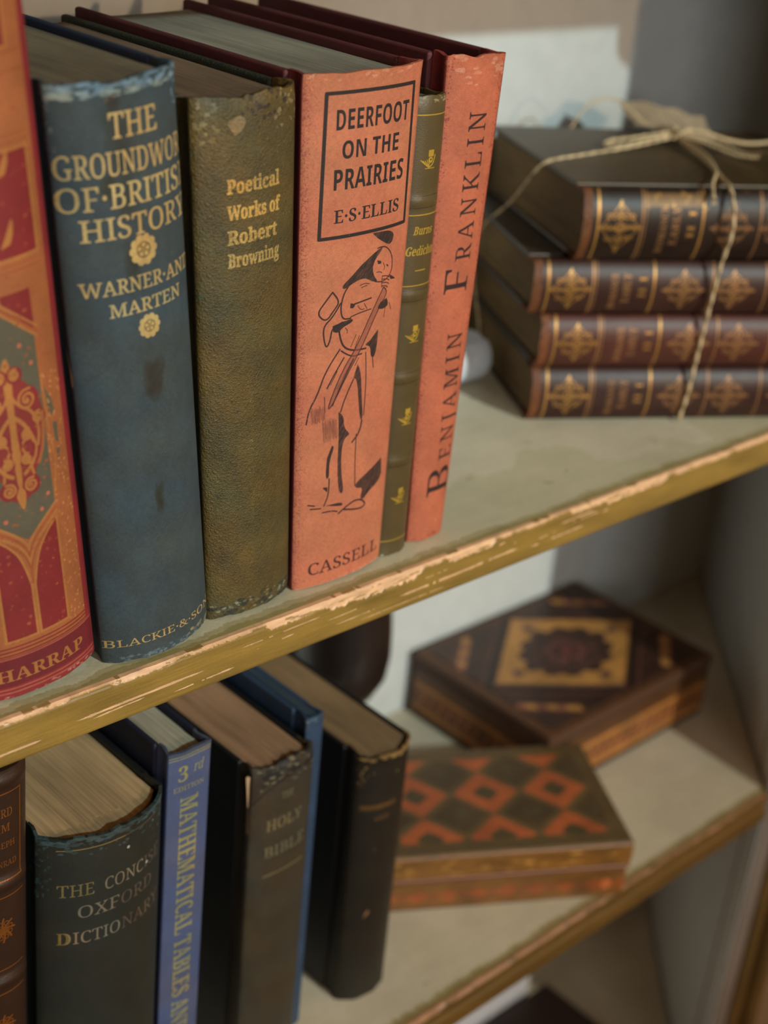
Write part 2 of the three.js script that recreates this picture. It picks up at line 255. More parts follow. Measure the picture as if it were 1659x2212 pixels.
{ // blue cloth, gilt capitals
  const S = { w: 0.0445, h: 0.199, d: 0.142, b: 0.0085, seed: 2, wear: 0.0007, cap: 0.0006, sq: 0.0028 };
  const G = GOLD([240, 204, 134], 0.15, 0.45);
  const rosette = (p, x, y, r) => { for (let i = 0; i < 10; i++) { const a = i / 10 * 6.283; p.dot(x + Math.cos(a) * r * 0.78, y + Math.sin(a) * r * 0.78, r * 0.28, G); } p.dot(x, y, r * 0.78, G); p.ring(x, y, r * 0.5, [120, 96, 60], r * 0.07); for (let i = 0; i < 5; i++) { const a = i / 5 * 6.283 + 0.3; p.ring(x + Math.cos(a) * r * 0.3, y + Math.sin(a) * r * 0.3, r * 0.2, [120, 96, 60], r * 0.06); } };
  const m = bookMats(S, [72, 86, 92], { tone: [0.46, 0.47, 0.46], mottle: 0.16, weave: 0.22, rough: 0.72, tint: [-0.08, 0, 0.08] }, [44, 56, 76], [150, 132, 102], (p) => {
    // damp stains, dark and rusty
    for (const [x, y, rx, ry, a] of [[2.1, 104, 4.6, 8, 0.62], [0.6, 61, 2, 7, 0.6], [-4, 176, 5, 22, 0.42], [-2.6, 143, 3.2, 10, 0.35], [-8.6, 168, 2.6, 5, 0.5], [-5, 194, 2.4, 6, 0.55]]) { for (let k = 0; k < 46; k++) { p.set({ c: [52, 48, 36], a: a * 0.24 }); const g = p.g; g.beginPath(); g.ellipse(x + R(-0.6, 0.6) * rx, -(y + R(-0.65, 0.65) * ry), rx * R(0.2, 0.6), ry * R(0.12, 0.5), R(-0.5, 0.5), 0, 7); g.fill(); } }
    p.poly([-25.4, 117, -23.4, 114, -22.4, 108, -22.8, 104.6, -24, 105], [206, 186, 140], true);
    p.text('THE', -7, 10.2, 182.2, 7.4, 'serif', G, { fat: 0.12 });
    p.text('GROUNDWORK', -22.4, 26.5, 171.6, 6.9, 'serif', G, { fat: 0.14 });
    p.text('OF·BRITISH', -22.8, 26.5, 161.8, 7.2, 'serif', G, { fat: 0.12 });
    p.text('HISTORY', -17.8, 22.5, 152.4, 6.7, 'serif', G, { fat: 0.14 });
    rosette(p, 1.5, 147.2, 4.8); rosette(p, 1.6, 122.4, 3.9);
    p.text('WARNER·AND', -19.2, 23, 135, 4.6, 'serif', G, { fat: 0.14 }); p.text('MARTEN', -11.6, 16, 127.7, 4.2, 'serif', G, { fat: 0.12 });
    p.text('BLACKIE·&·SON', -22.4, 22.4, 6.4, 2.9, 'serif', G);
    // frayed light threads at head, tail and joint
    p.flecks(90, -24, 24, 195.6, 199, [150, 178, 196], 0.25, 1.1, 2.2); p.flecks(46, -24, 24, 194.6, 196.4, [176, 186, 176], 0.2, 0.8, 3.4); p.flecks(70, -25, -21.2, 180, 199, [160, 172, 172], 0.2, 0.7, 0.6); p.flecks(30, 18, 24, 186, 199, [150, 170, 180], 0.2, 0.7);
    p.flecks(6, -8, -3, 192, 199, [150, 110, 60], 0.4, 1);
    p.flecks(60, -24, 24, 0, 2.2, [120, 140, 150], 0.2, 0.7, 2); p.flecks(26, 8, 22, 0, 3, [176, 160, 120], 0.2, 0.8, 1.4);
    p.flecks(40, -24.5, -22, 20, 180, [130, 140, 140], 0.1, 0.4, 0.6); p.flecks(26, -20, 22, 10, 190, [150, 160, 160], 0.08, 0.24);
  });
  book(S, 'blue cloth book with gilt capitals and two rosettes, stained and frayed at the head', m, { x: 0.2636, z: -0.0112, lean: 0.104 }, 'books standing on the upper shelf');
}
{ // olive green leather
  const S = { w: 0.038, h: 0.19, d: 0.136, b: 0.005, swell: 1.1, seed: 3, wear: 0.0012, cap: -0.0008, rel: 0.0004, sq: 0.0024, t: 0.003 };
  const G = GOLD([232, 190, 106], 0.15, 0.45);
  const m = bookMats(S, [104, 88, 40], { tone: [0.54, 0.5, 0.44], mottle: 0.22, weave: 0.22, rough: 0.55, leather: true, bump: 0.00045, tint: [0.14, 0.04, -0.16], coat: 0.2 }, [50, 56, 40], [150, 118, 88], (p) => {
    const L = [['Poetical', 164.2], ['Works of', 155.6], ['Robert', 147.4], ['Browning', 139.6]];
    for (const [s, y] of L) p.text(s, -9.6, s === 'Robert' ? 9.4 : 10.4, y - 4.6, 4.6, 'serif', G, { bold: true, fat: 0.3 });
    p.flecks(60, -10, 11, 134, 165, [104, 92, 50], 0.12, 0.36, 1.6);
    // scuffs at the head, a rubbed pale ridge down the spine, crumbling tail
    p.poly([-9, 182, -5.5, 184.8, -2.6, 183, -3.6, 179.5, -6.6, 178], [176, 142, 90], true); p.flecks(40, -19, -12, 176, 189, [150, 140, 100], 0.2, 1); p.flecks(30, 8, 20, 178, 190, [166, 150, 110], 0.2, 0.9, 1.3); p.flecks(28, -4, 18, 182, 190, [56, 48, 34], 0.3, 1.2);
    for (let k = 0; k < 120; k++) p.flecks(1, -2.5 + R(-0.9, 0.9), -1.4 + R(-0.5, 0.9), 18, 92, [160, 150, 66], 0.1, 0.34, 0.7);
    p.flecks(22, -20.5, -17.5, 60, 188, [70, 96, 60], 0.3, 1.1, 0.5); p.flecks(60, -18, 20, 0, 6.5, [52, 56, 42], 0.3, 1.4, 2); p.flecks(34, -18, 19, 1, 6, [178, 172, 136], 0.2, 0.8, 1.7);
    p.flecks(40, -17, 18, 8, 186, [66, 60, 34], 0.2, 0.9, 0.8); p.flecks(16, -15, 16, 8, 186, [196, 188, 140], 0.08, 0.3); p.flecks(36, 17.6, 20, 6, 186, [70, 52, 32], 0.2, 0.5, 0.5); p.poly([-20.4, 187, -18.9, 186, -19, 168, -20, 166], [140, 128, 78]);
  });
  book(S, 'olive green leather book with small gilt lettering and crumbling tail beside the blue book', m, { x: 0.3073, z: -0.014, lean: 0.068 }, 'books standing on the upper shelf');
}
{ // salmon cloth with a framed title and a drawn figure
  const S = { w: 0.0455, h: 0.195, d: 0.136, b: 0.004, swell: 1.18, seed: 4, wear: 0.0004, cap: 0.0009, sq: 0.0036 };
  const K = [44, 30, 28];
  const FIG = [
['f',0,[41,1383,72,1382,125,1378,148,1357,131,1321,95,1340,67,1360]],
['k',3,[70,1322,99,1328,133,1300,146,1267]],
['f',0,[96,1325,71,1317,30,1293,-4,1270,-41,1237,-77,1209,-64,1196,-29,1215,17,1226,55,1202,82,1196,60,1222,51,1254,61,1282,85,1307]],
['k',3,[143,1278,150,1245,143,1211,109,1189,68,1199]],
['f',0,[71,1277,91,1273,92,1260,76,1263]],
['f',0,[113,1255,132,1248,125,1242]],
['k',2,[72,1233,86,1233,98,1226]],
['k',2,[102,1262,112,1242,105,1236]],
['k',2.5,[102,1212,127,1209,138,1200]],
['k',2.5,[101,1200,128,1197,138,1188]],
['k',2.5,[101,1187,127,1184,137,1175]],
['k',2.5,[102,1175,125,1171,132,1163]],
['f',0,[136,1211,181,1185,145,1190]],
['k',2,[101,1214,99,1192,103,1170]],
['k',4,[-40,1217,-61,1191,-72,1158,-76,1123,-66,1085,-32,1083]],
['k',4,[-110,1195,-136,1163,-166,1122,-131,1087,-105,1123,-80,1154,-110,1195]],
['k',4,[-77,1148,-104,1102,-136,1077,-140,1042,-127,983,-111,1016,-107,1062,-65,1075]],
['f',0,[-105,1067,-71,1076,-20,1081,-25,1066,-64,1056,-80,1036,-101,1045]],
['k',2,[1,1199,18,1205,43,1197]],
['k',2,[8,1190,31,1193]],
['k',2,[-3,1123,8,1105,26,1107]],
['k',2,[24,1127,38,1104]],
['k',2,[-53,1051,-41,1038,-45,1029]],
['k',2,[-4,1015,-25,972]],
['k',2,[11,1006,-7,963]],
['k',2,[-21,908,-75,819]],
['k',2,[-78,889,-103,841]],
['k',2,[-126,797,-121,736]],
['k',2,[14,921,-2,893]],
['k',2,[131,1122,124,1051]],
['k',2,[148,1101,159,1072]],
['f',0,[-36,1140,-12,1135,-23,1117,-37,1123]],
['k',4,[-18,1134,23,1138,54,1141]],
['k',3,[-32,1088,2,1096,57,1099]],
['k',5,[-78,1046,-73,1014,-54,974,-12,954,44,950]],
['k',4,[-65,965,-23,930,26,934]],
['r',0,[111,1168,142,1150,91,1091,24,955,-31,873,-99,743,-113,751,-56,889,-1,961,65,1092]],
['f',0,[131,1122,149,1096,120,1083,84,1092,103,1114]],
['f',0,[99,1010,101,951,88,901,70,911,66,955,36,963,64,977]],
['k',3,[81,903,88,863]],
['k',4,[-71,972,-122,908,-154,808,-182,759,-191,700]],
['k',4,[-52,936,-89,881,-116,830]],
['k',4,[-10,921,-53,846,-91,757]],
['f',0,[10,895,27,875,40,752,53,665,36,664,14,835,-5,845]],
['k',3,[45,934,57,829,55,681]],
['k',4,[-5,840,-38,777,-55,722]],
['h',0,[-178,758,-122,764,-119,692,-171,702]],
['h',0,[-130,700,-74,693,-64,613,-121,621]],
['f',0,[-64,724,-40,707,-36,651,-3,619,-34,611,-43,552,-38,465,-20,379,-46,381,-58,499,-58,612]],
['k',5,[47,661,43,617,6,583]],
['k',3,[24,612,25,504,33,392]],
['f',0,[-87,591,-72,593,-95,531,-92,457,-109,461,-105,545]],
['k',4,[-92,457,-89,393,-110,346]],
['f',0,[-119,423,-97,429,-98,401]],
['f',0,[-102,344,-31,344,-20,323,-49,329]],
['k',5,[-41,295,17,327,67,325,101,292,71,279,-15,304]],
['k',4,[-177,363,-150,355]],
['k',4,[-166,344,-124,338]],
['k',4,[-115,318,-73,316,-48,305]],
['f',0,[175,463,111,435,29,399,41,377,78,371,63,326,83,316,104,338,169,366,184,395]]
  ];
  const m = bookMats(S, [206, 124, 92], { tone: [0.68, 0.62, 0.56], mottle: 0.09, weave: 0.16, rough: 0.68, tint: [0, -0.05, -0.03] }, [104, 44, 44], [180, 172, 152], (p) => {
    p.line([-15.6, 188.5, 18.9, 188.5, 19.7, 139.2, -16.6, 139.2], K, 1.25, true);
    p.text('DEERFOOT', -12.6, 17.2, 176.2, 6.8, 'sans-serif', K, { bold: true });
    p.text('ON THE', -10, 13.6, 166.4, 6, 'sans-serif', K, { bold: true });
    p.text('PRAIRIES', -12.8, 16.8, 155.8, 7, 'sans-serif', K, { bold: true });
    p.text('E·S·ELLIS', -11.8, 16, 144.2, 4.6, 'serif', K, { bold: true });
    for (const [k, w, q] of FIG) {
      const a = q.map((v) => v / 10);
      if (k === 'f') (a.length > 13 ? p.hatch(a, [44, 30, 28], Math.round(a.length * 10), 2.2, 0.9) : p.poly(a, [58, 38, 34], true)); else if (k === 'r') { p.poly(a, { c: [150, 84, 68], a: 0.6 }, true); p.curve([...a, a[0], a[1]], [70, 38, 36], 0.42); }
      else if (k === 'k') p.curve(a, [64, 34, 32], 0.14 * w);
      else for (let i = 0; i < 26; i++) { const u = i / 25, x0 = a[0] + (a[2] - a[0]) * u, x1 = a[6] + (a[4] - a[6]) * u; p.line([x0 + R(-0.2, 0.2), a[1] + R(-0.8, 0.8), x1 + R(-0.2, 0.2), a[7] + R(-0.9, 0.9)], { c: [110, 62, 50], a: 0.75 }, 0.16); }
    }
    p.text('CASSELL', -17.2, 19.8, 5.3, 5.1, 'serif', [70, 30, 30], { fat: 0.08 });
    p.flecks(24, -22, 22, 0, 1.2, [224, 160, 130], 0.2, 0.6, 2); p.flecks(30, -26, -21, 150, 194, [176, 100, 84], 0.2, 0.8); p.flecks(26, -22, 22, 192.6, 195, [226, 158, 128], 0.2, 0.8, 2); p.flecks(2, 17, 19, 84, 90, [230, 170, 130], 0.5, 1.1, 0.7); p.flecks(20, -20, 20, 10, 180, [216, 150, 118], 0.1, 0.4);
    p.flecks(2600, -24, -20.4, 0, 195, [158, 76, 72], 0.1, 0.36, 0.8); p.flecks(1700, -21, -17.6, 0, 195, [180, 98, 82], 0.08, 0.3, 0.8); p.rect(-29, 0, 6.2, 195, { c: [128, 48, 52], a: 0.9 }); p.rect(23.6, 0, 5.4, 195, { c: [150, 62, 60], a: 0.85 });  // unfaded maroon joints; left flecks thicken to imitate shade on the rounding
  });
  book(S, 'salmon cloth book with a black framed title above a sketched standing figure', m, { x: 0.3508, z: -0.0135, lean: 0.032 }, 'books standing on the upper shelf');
}
{ // thin olive leather with raised bands
  const S = { w: 0.0155, h: 0.184, d: 0.12, b: 0.0025, t: 0.0022, seed: 5, wear: 0.0004, cap: -0.0006, sq: 0.002, rows: 150, bands: [[0.1462, 0.0017, 0.00045], [0.1106, 0.0017, 0.00045], [0.0775, 0.0017, 0.00045], [0.0422, 0.0017, 0.00045]] };
  const G = GOLD([240, 196, 70], 0.4, 0.34);
  const orn = (p, x, y) => { for (let i = 0; i < 5; i++) p.curve([x, y - 2.6, x - 1.6 + i * 0.5, y - 1.6, x - 3.6 + i * 0.9, y - 0.4 + Math.abs(i - 1.5) * 0.3], G, 0.34); p.rect(x - 0.4, y + 1.2, 2.6, 2.4, G); p.dot(x + 0.8, y, 1.1, G); p.curve([x, y - 2.6, x + 2, y - 2.2, x + 3, y + 1.6], G, 0.5); p.line([x - 1.4, y - 3, x + 3, y - 3], G, 0.34); p.dot(x + 0.9, y + 0.1, 0.4, [96, 80, 44]); };
  const m = bookMats(S, [100, 82, 46], { mottle: 0.12, weave: 0.06, rough: 0.42, leather: true, bump: 0.00005, coat: 0.3 }, [84, 70, 42], [150, 140, 112], (p) => {
    for (const y of [177.5, 141.4, 114.5, 6.8]) p.line([-8, y, 8, y], G, 0.42);
    p.line([-2.4, 120.3, 2.6, 120.3], G, 0.4);
    p.text('Burns', -4.8, 4.6, 134, 3.1, 'serif', G, { bold: true, italic: true }); p.text('Gedichte', -7.2, 7.2, 126.2, 3.4, 'serif', G, { bold: true, italic: true });
    for (const y of [161.4, 95, 60.8, 26.4]) orn(p, -0.6, y);
    for (const y of [148.4, 144, 112.8, 108.4, 79.6, 75.4, 44.2, 40]) p.line([-8, y, 8, y], { c: [70, 56, 30], keep: 1 }, 0.3);
    p.flecks(14, -8, 8, 180.5, 184, [176, 160, 120], 0.2, 0.8, 2); p.flecks(8, -8, 8, 0, 0.8, [214, 204, 176], 0.2, 0.5, 2);
  });
  book(S, 'thin olive leather book with raised bands and small gilt ornaments between two salmon books', m, { x: 0.3820, z: -0.0155, lean: 0.014 }, 'books standing on the upper shelf');
}
{ // slim salmon cloth, title running up the spine
  const S = { w: 0.0205, h: 0.1965, d: 0.142, b: 0.003, swell: 1.5, seed: 6, wear: 0.0007, cap: 0.0004, sq: 0.0045, low: 0.003, rel: 0.0005, t: 0.0026 };
  const K = [52, 30, 26];
  const m = bookMats(S, [204, 116, 84], { tone: [0.66, 0.58, 0.54], mottle: 0.12, weave: 0.16, rough: 0.66 }, [104, 42, 42], [74, 46, 42], (p) => {
    const up = (s, y0, y1, xb0, xb1, cap, big) => { // letters run upwards; xb: baseline from tail to head
      const g = p.g; g.font = '100px serif'; const wd = [...s].map((c, i) => g.measureText(c).width * (i ? 0.8 : big) + 13), tot = wd.reduce((a, b) => a + b), k = (y1 - y0) / tot; let y = y0;
      [...s].forEach((c, i) => { const f = (y - y0) / (y1 - y0); p.text(c, xb0 + (xb1 - xb0) * f, xb0 + (xb1 - xb0) * f + (wd[i] - 13) * k, y, i ? cap : cap * big, 'serif', K, { rot: -Math.PI / 2 }); y += wd[i] * k; });
    };
    up('BENJAMIN', 19.2, 92.6, 8.4, 5.2, 7, 1.75); up('FRANKLIN', 106.6, 178.4, 4.6, 4.1, 6.4, 1.5);
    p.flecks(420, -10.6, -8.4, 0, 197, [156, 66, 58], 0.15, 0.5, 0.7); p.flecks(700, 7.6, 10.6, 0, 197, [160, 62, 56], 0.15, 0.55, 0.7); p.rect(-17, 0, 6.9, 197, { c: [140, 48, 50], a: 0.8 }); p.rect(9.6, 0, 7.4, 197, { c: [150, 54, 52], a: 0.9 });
    p.flecks(30, -10, 14, 186, 196.5, [224, 158, 128], 0.3, 1.2, 1.8); p.flecks(16, -9, 9, 0, 3, [150, 60, 50], 0.2, 0.7, 2); p.flecks(5, -2, 6, 5, 10, [236, 190, 150], 0.2, 0.5); p.flecks(26, -10, 10, 6, 190, [168, 84, 60], 0.15, 0.5);
  });
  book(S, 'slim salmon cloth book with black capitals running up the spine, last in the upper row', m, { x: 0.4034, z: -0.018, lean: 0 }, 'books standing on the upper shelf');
}
// ---------------------------------------------------------------- books standing on the lower shelf
const LOW = -0.27;
{ // brown leather, raised bands
  const S = { w: 0.024, h: 0.238, d: 0.15, b: 0.005, seed: 7, wear: 0.0003, sq: 0.0028, rows: 150, bands: [[0.1886, 0.0024, 0.0013], [0.1431, 0.0024, 0.0013], [0.0976, 0.0024, 0.0013], [0.052, 0.0024, 0.0013], [0.2331, 0.0024, 0.0011]] };
  const G = GOLD([192, 122, 54], 0.6, 0.34);
  const fl = (p, y) => { for (let i = 0; i < 8; i++) { const a = i / 8 * 6.283; p.curve([0, y, Math.cos(a + 0.3) * 2.4, y + Math.sin(a + 0.3) * 2.8, Math.cos(a) * 4.6, y + Math.sin(a) * 5.4], G, 0.8); p.ring(Math.cos(a + 0.39) * 3, y + Math.sin(a + 0.39) * 3.4, 0.9, G, 0.4); } p.ring(0, y, 1.6, G, 0.7); };
  const m = bookMats(S, [58, 38, 26], { tone: [0.58, 0.5, 0.42], mottle: 0.12, weave: 0.08, rough: 0.42, leather: true, bump: 0.00008, coat: 0.25 }, [44, 30, 22], [150, 120, 80], (p) => {
    p.line([-7.7, 190.8, 7.7, 190.8, 7.8, 228, -7.8, 228], G, 0.45, true);
    p.text('LORD', -5.6, 4.2, 217.9, 3.6, 'serif', G); p.text('JIM', -3.6, 3.2, 211.6, 3.4, 'serif', G); p.text('JOSEPH', -5.6, 5.2, 204.6, 2.6, 'serif', G); p.text('CONRAD', -5.8, 5.8, 196.4, 2.6, 'serif', G);
    for (const y of [182.6, 149, 137.3, 103.5, 91.8, 58]) p.line([-9, y, 9, y], G, 0.45);
    for (const y of [167.5, 121, 75]) fl(p, y);
  });
  book(S, 'brown leather book with grey worn raised bands and gilt flowers, leftmost on the lower shelf', m, { x: 0.1985, y: LOW, z: -0.02, lean: -0.02 }, 'books standing on the lower shelf');
}
{ // thick black cloth dictionary
  const S = { w: 0.0555, h: 0.198, d: 0.14, b: 0.0125, seed: 8, wear: 0.0006, cap: 0.001, sq: 0.003, rel: 0.0003 };
  const G = GOLD([186, 166, 110], 0.55, 0.34), D = GOLD([164, 148, 128], 0.3, 0.4), DD = GOLD([122, 106, 96], 0.3, 0.42);
  const m = bookMats(S, [46, 48, 42], { tone: [0.56, 0.52, 0.46], mottle: 0.14, weave: 0.14, rough: 0.5, tint: [0.08, 0, -0.06] }, [26, 30, 32], [216, 180, 132], (p) => {
    p.line([-22.4, 192.2, 3, 192.2], G, 0.5); p.line([3, 192.2, 22, 192.2], DD, 0.4);
    p.text('THE', -22.6, -9.6, 170.4, 5.6, 'serif', G); p.text('CONC', -6, 12.6, 170.4, 5.6, 'serif', D); p.text('ISE', 12.8, 23.4, 170.4, 5.6, 'serif', DD);
    p.text('OXF', -16.2, 1, 159.8, 5.6, 'serif', D); p.text('ORD', 1.2, 18.4, 159.8, 5.6, 'serif', DD);
    p.text('DICTIO', -22.8, 1.6, 147.4, 5.6, 'serif', D); p.text('NARY', 1.8, 23.2, 147.4, 5.6, 'serif', DD);
    p.text('D', -22.8, -18.6, 147.4, 5.6, 'serif', GOLD([168, 150, 70], 0.5));
    p.flecks(110, -31, 27, 194.6, 198, [76, 98, 104], 0.3, 1.2, 2.2); p.flecks(70, -32, -24, 170, 198, [52, 80, 88], 0.3, 1.3, 0.6); p.flecks(40, -27, 26, 188, 196, [70, 88, 92], 0.2, 0.9, 1.5); p.flecks(26, 18, 30, 180, 198, [110, 140, 150], 0.2, 0.8); p.dot(4.4, 186, 0.7, [190, 190, 180]); p.dot(14.6, 172.4, 0.7, [200, 200, 190]);
    p.flecks(50, -26, 26, 40, 186, [66, 66, 58], 0.1, 0.4);
  });
  book(S, 'thick black cloth dictionary with rounded spine and rubbed gilt capitals', m, { x: 0.2448, y: LOW, z: -0.021, lean: -0.01 }, 'books standing on the lower shelf');
}
{ // narrow blue cloth
  const S = { w: 0.0205, h: 0.21, d: 0.14, b: 0.001, seed: 9, wear: 0.0003, sq: 0.003, t: 0.0026, cap: 0.0003 };
  const Y = { c: [172, 162, 100], foil: 0.15, rough: 0.5 };
  const m = bookMats(S, [84, 92, 126], { tone: [0.62, 0.62, 0.62], mottle: 0.1, weave: 0.16, rough: 0.7, tint: [0.1, 0.02, -0.05] }, [22, 28, 50], [226, 216, 190], (p) => {
    p.rect(-17, 207.6, 34, 4, { c: [76, 84, 100], a: 0.8 });
    p.line([-10, 207.8, 10, 207.8], Y, 0.4); p.line([-10, 206.6, 10, 206.6], Y, 0.4);
    p.text('3', -5.8, -0.6, 195.6, 7.2, 'serif', Y, { bold: true }); p.text('rd', 1.4, 6.4, 198.4, 4.6, 'serif', Y, { italic: true }); p.text('EDITION', -7.6, 7.4, 191, 2.3, 'serif', Y);
    const g = p.g; p.set(Y); g.save(); g.translate(-5, -187.6); g.rotate(Math.PI / 2); g.font = 'bold 100px serif'; const s = 'MATHEMATICAL TABLES AND FORMULAE', w = g.measureText(s).width; g.scale(176 / w, 8.6 / 71.5); g.translate(0, -8); g.fillText(s, 0, 0); g.restore();
  });
  book(S, 'narrow blue cloth book with yellow capitals running down the spine', m, { x: 0.2842, y: LOW, z: -0.02, lean: -0.012 }, 'books standing on the lower shelf');
}
{ // worn black bible
  const S = { w: 0.034, h: 0.177, d: 0.13, b: 0.003, seed: 10, wear: 0.0014, cap: -0.0016, rel: 0.0005, sq: 0.0016, corner: 0.006 };
  const G = GOLD([164, 154, 122], 0.35, 0.45);
  const m = bookMats(S, [72, 64, 50], { tone: [0.56, 0.51, 0.43], mottle: 0.16, weave: 0.14, rough: 0.52, leather: true, bump: 0.00012, tint: [0.1, 0.02, -0.1] }, [20, 21, 20], [196, 150, 112], (p) => {
    p.text('THE', -2, 5, 158, 3.4, 'serif', G); p.text('HOLY', -9.4, 10.6, 143, 5.6, 'serif', G); p.text('BIBLE', -9.8, 14, 128.4, 5.6, 'serif', G); p.line([-9.4, 118.5, 13.4, 118.5], G, 0.6);
    p.flecks(26, -12, 16, 114, 162, [66, 60, 46], 0.3, 1, 1.4);
    p.flecks(70, -17, 18, 168, 177, [26, 22, 18], 0.4, 1.7, 2); p.flecks(36, -17, 18, 166, 177, [142, 130, 104], 0.3, 1.1, 1.8); p.poly([-17.6, 172, -14, 177, -12, 170, -14.6, 160, -17, 158], [58, 46, 34], true);
    p.poly([-19, 160, -17.6, 160, -17.2, 144, -18.6, 143], [186, 150, 106]); p.curve([-16, 160, -10, 166, 2, 170, 16, 173], [26, 22, 18], 0.7);
  });
  const o = book(S, 'worn black book with torn spine head and dull lettering on the lower shelf', m, { x: 0.3418, y: LOW, z: -0.027 }, 'books standing on the lower shelf');
  // the torn paper lining that shows at the joint
  const g = new RoundedBoxGeometry(0.0042, 0.016, 0.0009, 2, 0.0004), q = g.attributes.position; for (let i = 0; i < q.count; i++) { const y = q.getY(i); q.setX(i, q.getX(i) * (0.55 + 0.45 * (y / 0.008)) + 0.0004 * Math.sin(y * 900)); } g.computeVertexNormals();
  const lin = part('paper_lining', g, new THREE.MeshStandardMaterial({ color: col(186, 150, 112), roughness: 0.95 }), o, 'torn pale paper lining'); lin.position.set(-0.0166, 0.1655, -0.0015); lin.rotation.y = -0.7;
}
{ // thin blue book
  const S = { w: 0.010, h: 0.184, d: 0.135, b: 0.0008, seed: 11, wear: 0.0003, t: 0.0024, sq: 0.0005 };
  const m = bookMats(S, [52, 76, 104], { mottle: 0.1, weave: 0.14, rough: 0.6 }, [52, 76, 104], [62, 84, 104], (p) => { p.flecks(10, -5, 5, 181, 184, [120, 140, 150], 0.2, 0.6, 2); p.flecks(8, -10, -4, 178, 184, [180, 150, 70], 0.2, 0.6); });
  book(S, 'thin plain blue book squeezed beside the worn black one on the lower shelf', m, { x: 0.3665, y: LOW, z: -0.036 }, 'books standing on the lower shelf');
}
{ // small black book with yellowed head
  const S = { w: 0.033, h: 0.15, d: 0.128, b: 0.008, seed: 12, wear: 0.0007, cap: 0.0008, sq: 0.0012, corner: 0.004, rel: 0.0003 };
  const G = GOLD([150, 110, 62], 0.3, 0.45);
  const m = bookMats(S, [42, 38, 30], { tone: [0.5, 0.42, 0.33], mottle: 0.16, weave: 0.12, rough: 0.5, leather: true, bump: 0.0001 }, [16, 16, 18], [164, 132, 92], (p) => {
    p.rect(-14.6, 119.4, 18, 2.6, { ...G, a: 0.75 }); p.flecks(40, -15, 4, 118, 124, [50, 44, 32], 0.2, 0.7); p.rect(-8, 112.6, 8, 2.4, { ...G, a: 0.6 }); p.flecks(24, -8, 2, 111, 116, [46, 40, 30], 0.2, 0.7);
    p.flecks(60, -18, 17, 147.4, 150, [206, 172, 112], 0.3, 1, 2.4); p.flecks(30, -18, -10, 130, 150, [160, 130, 84], 0.2, 0.9, 0.7); p.poly([10, 150, 16, 150, 18, 145, 15.6, 144], [214, 160, 124], true);
    p.poly([-8.6, 53, -6, 55.4, -5.6, 57.8, -7.4, 56.6], [180, 144, 96], true); p.dot(-6, 95, 0.5, [120, 116, 100]); p.dot(3, 138, 0.6, [140, 140, 70]);
  });
  book(S, 'small black book with yellowed worn head edge, last in the lower row before the box', m, { x: 0.4115, y: LOW, z: -0.036 }, 'books standing on the lower shelf');
}
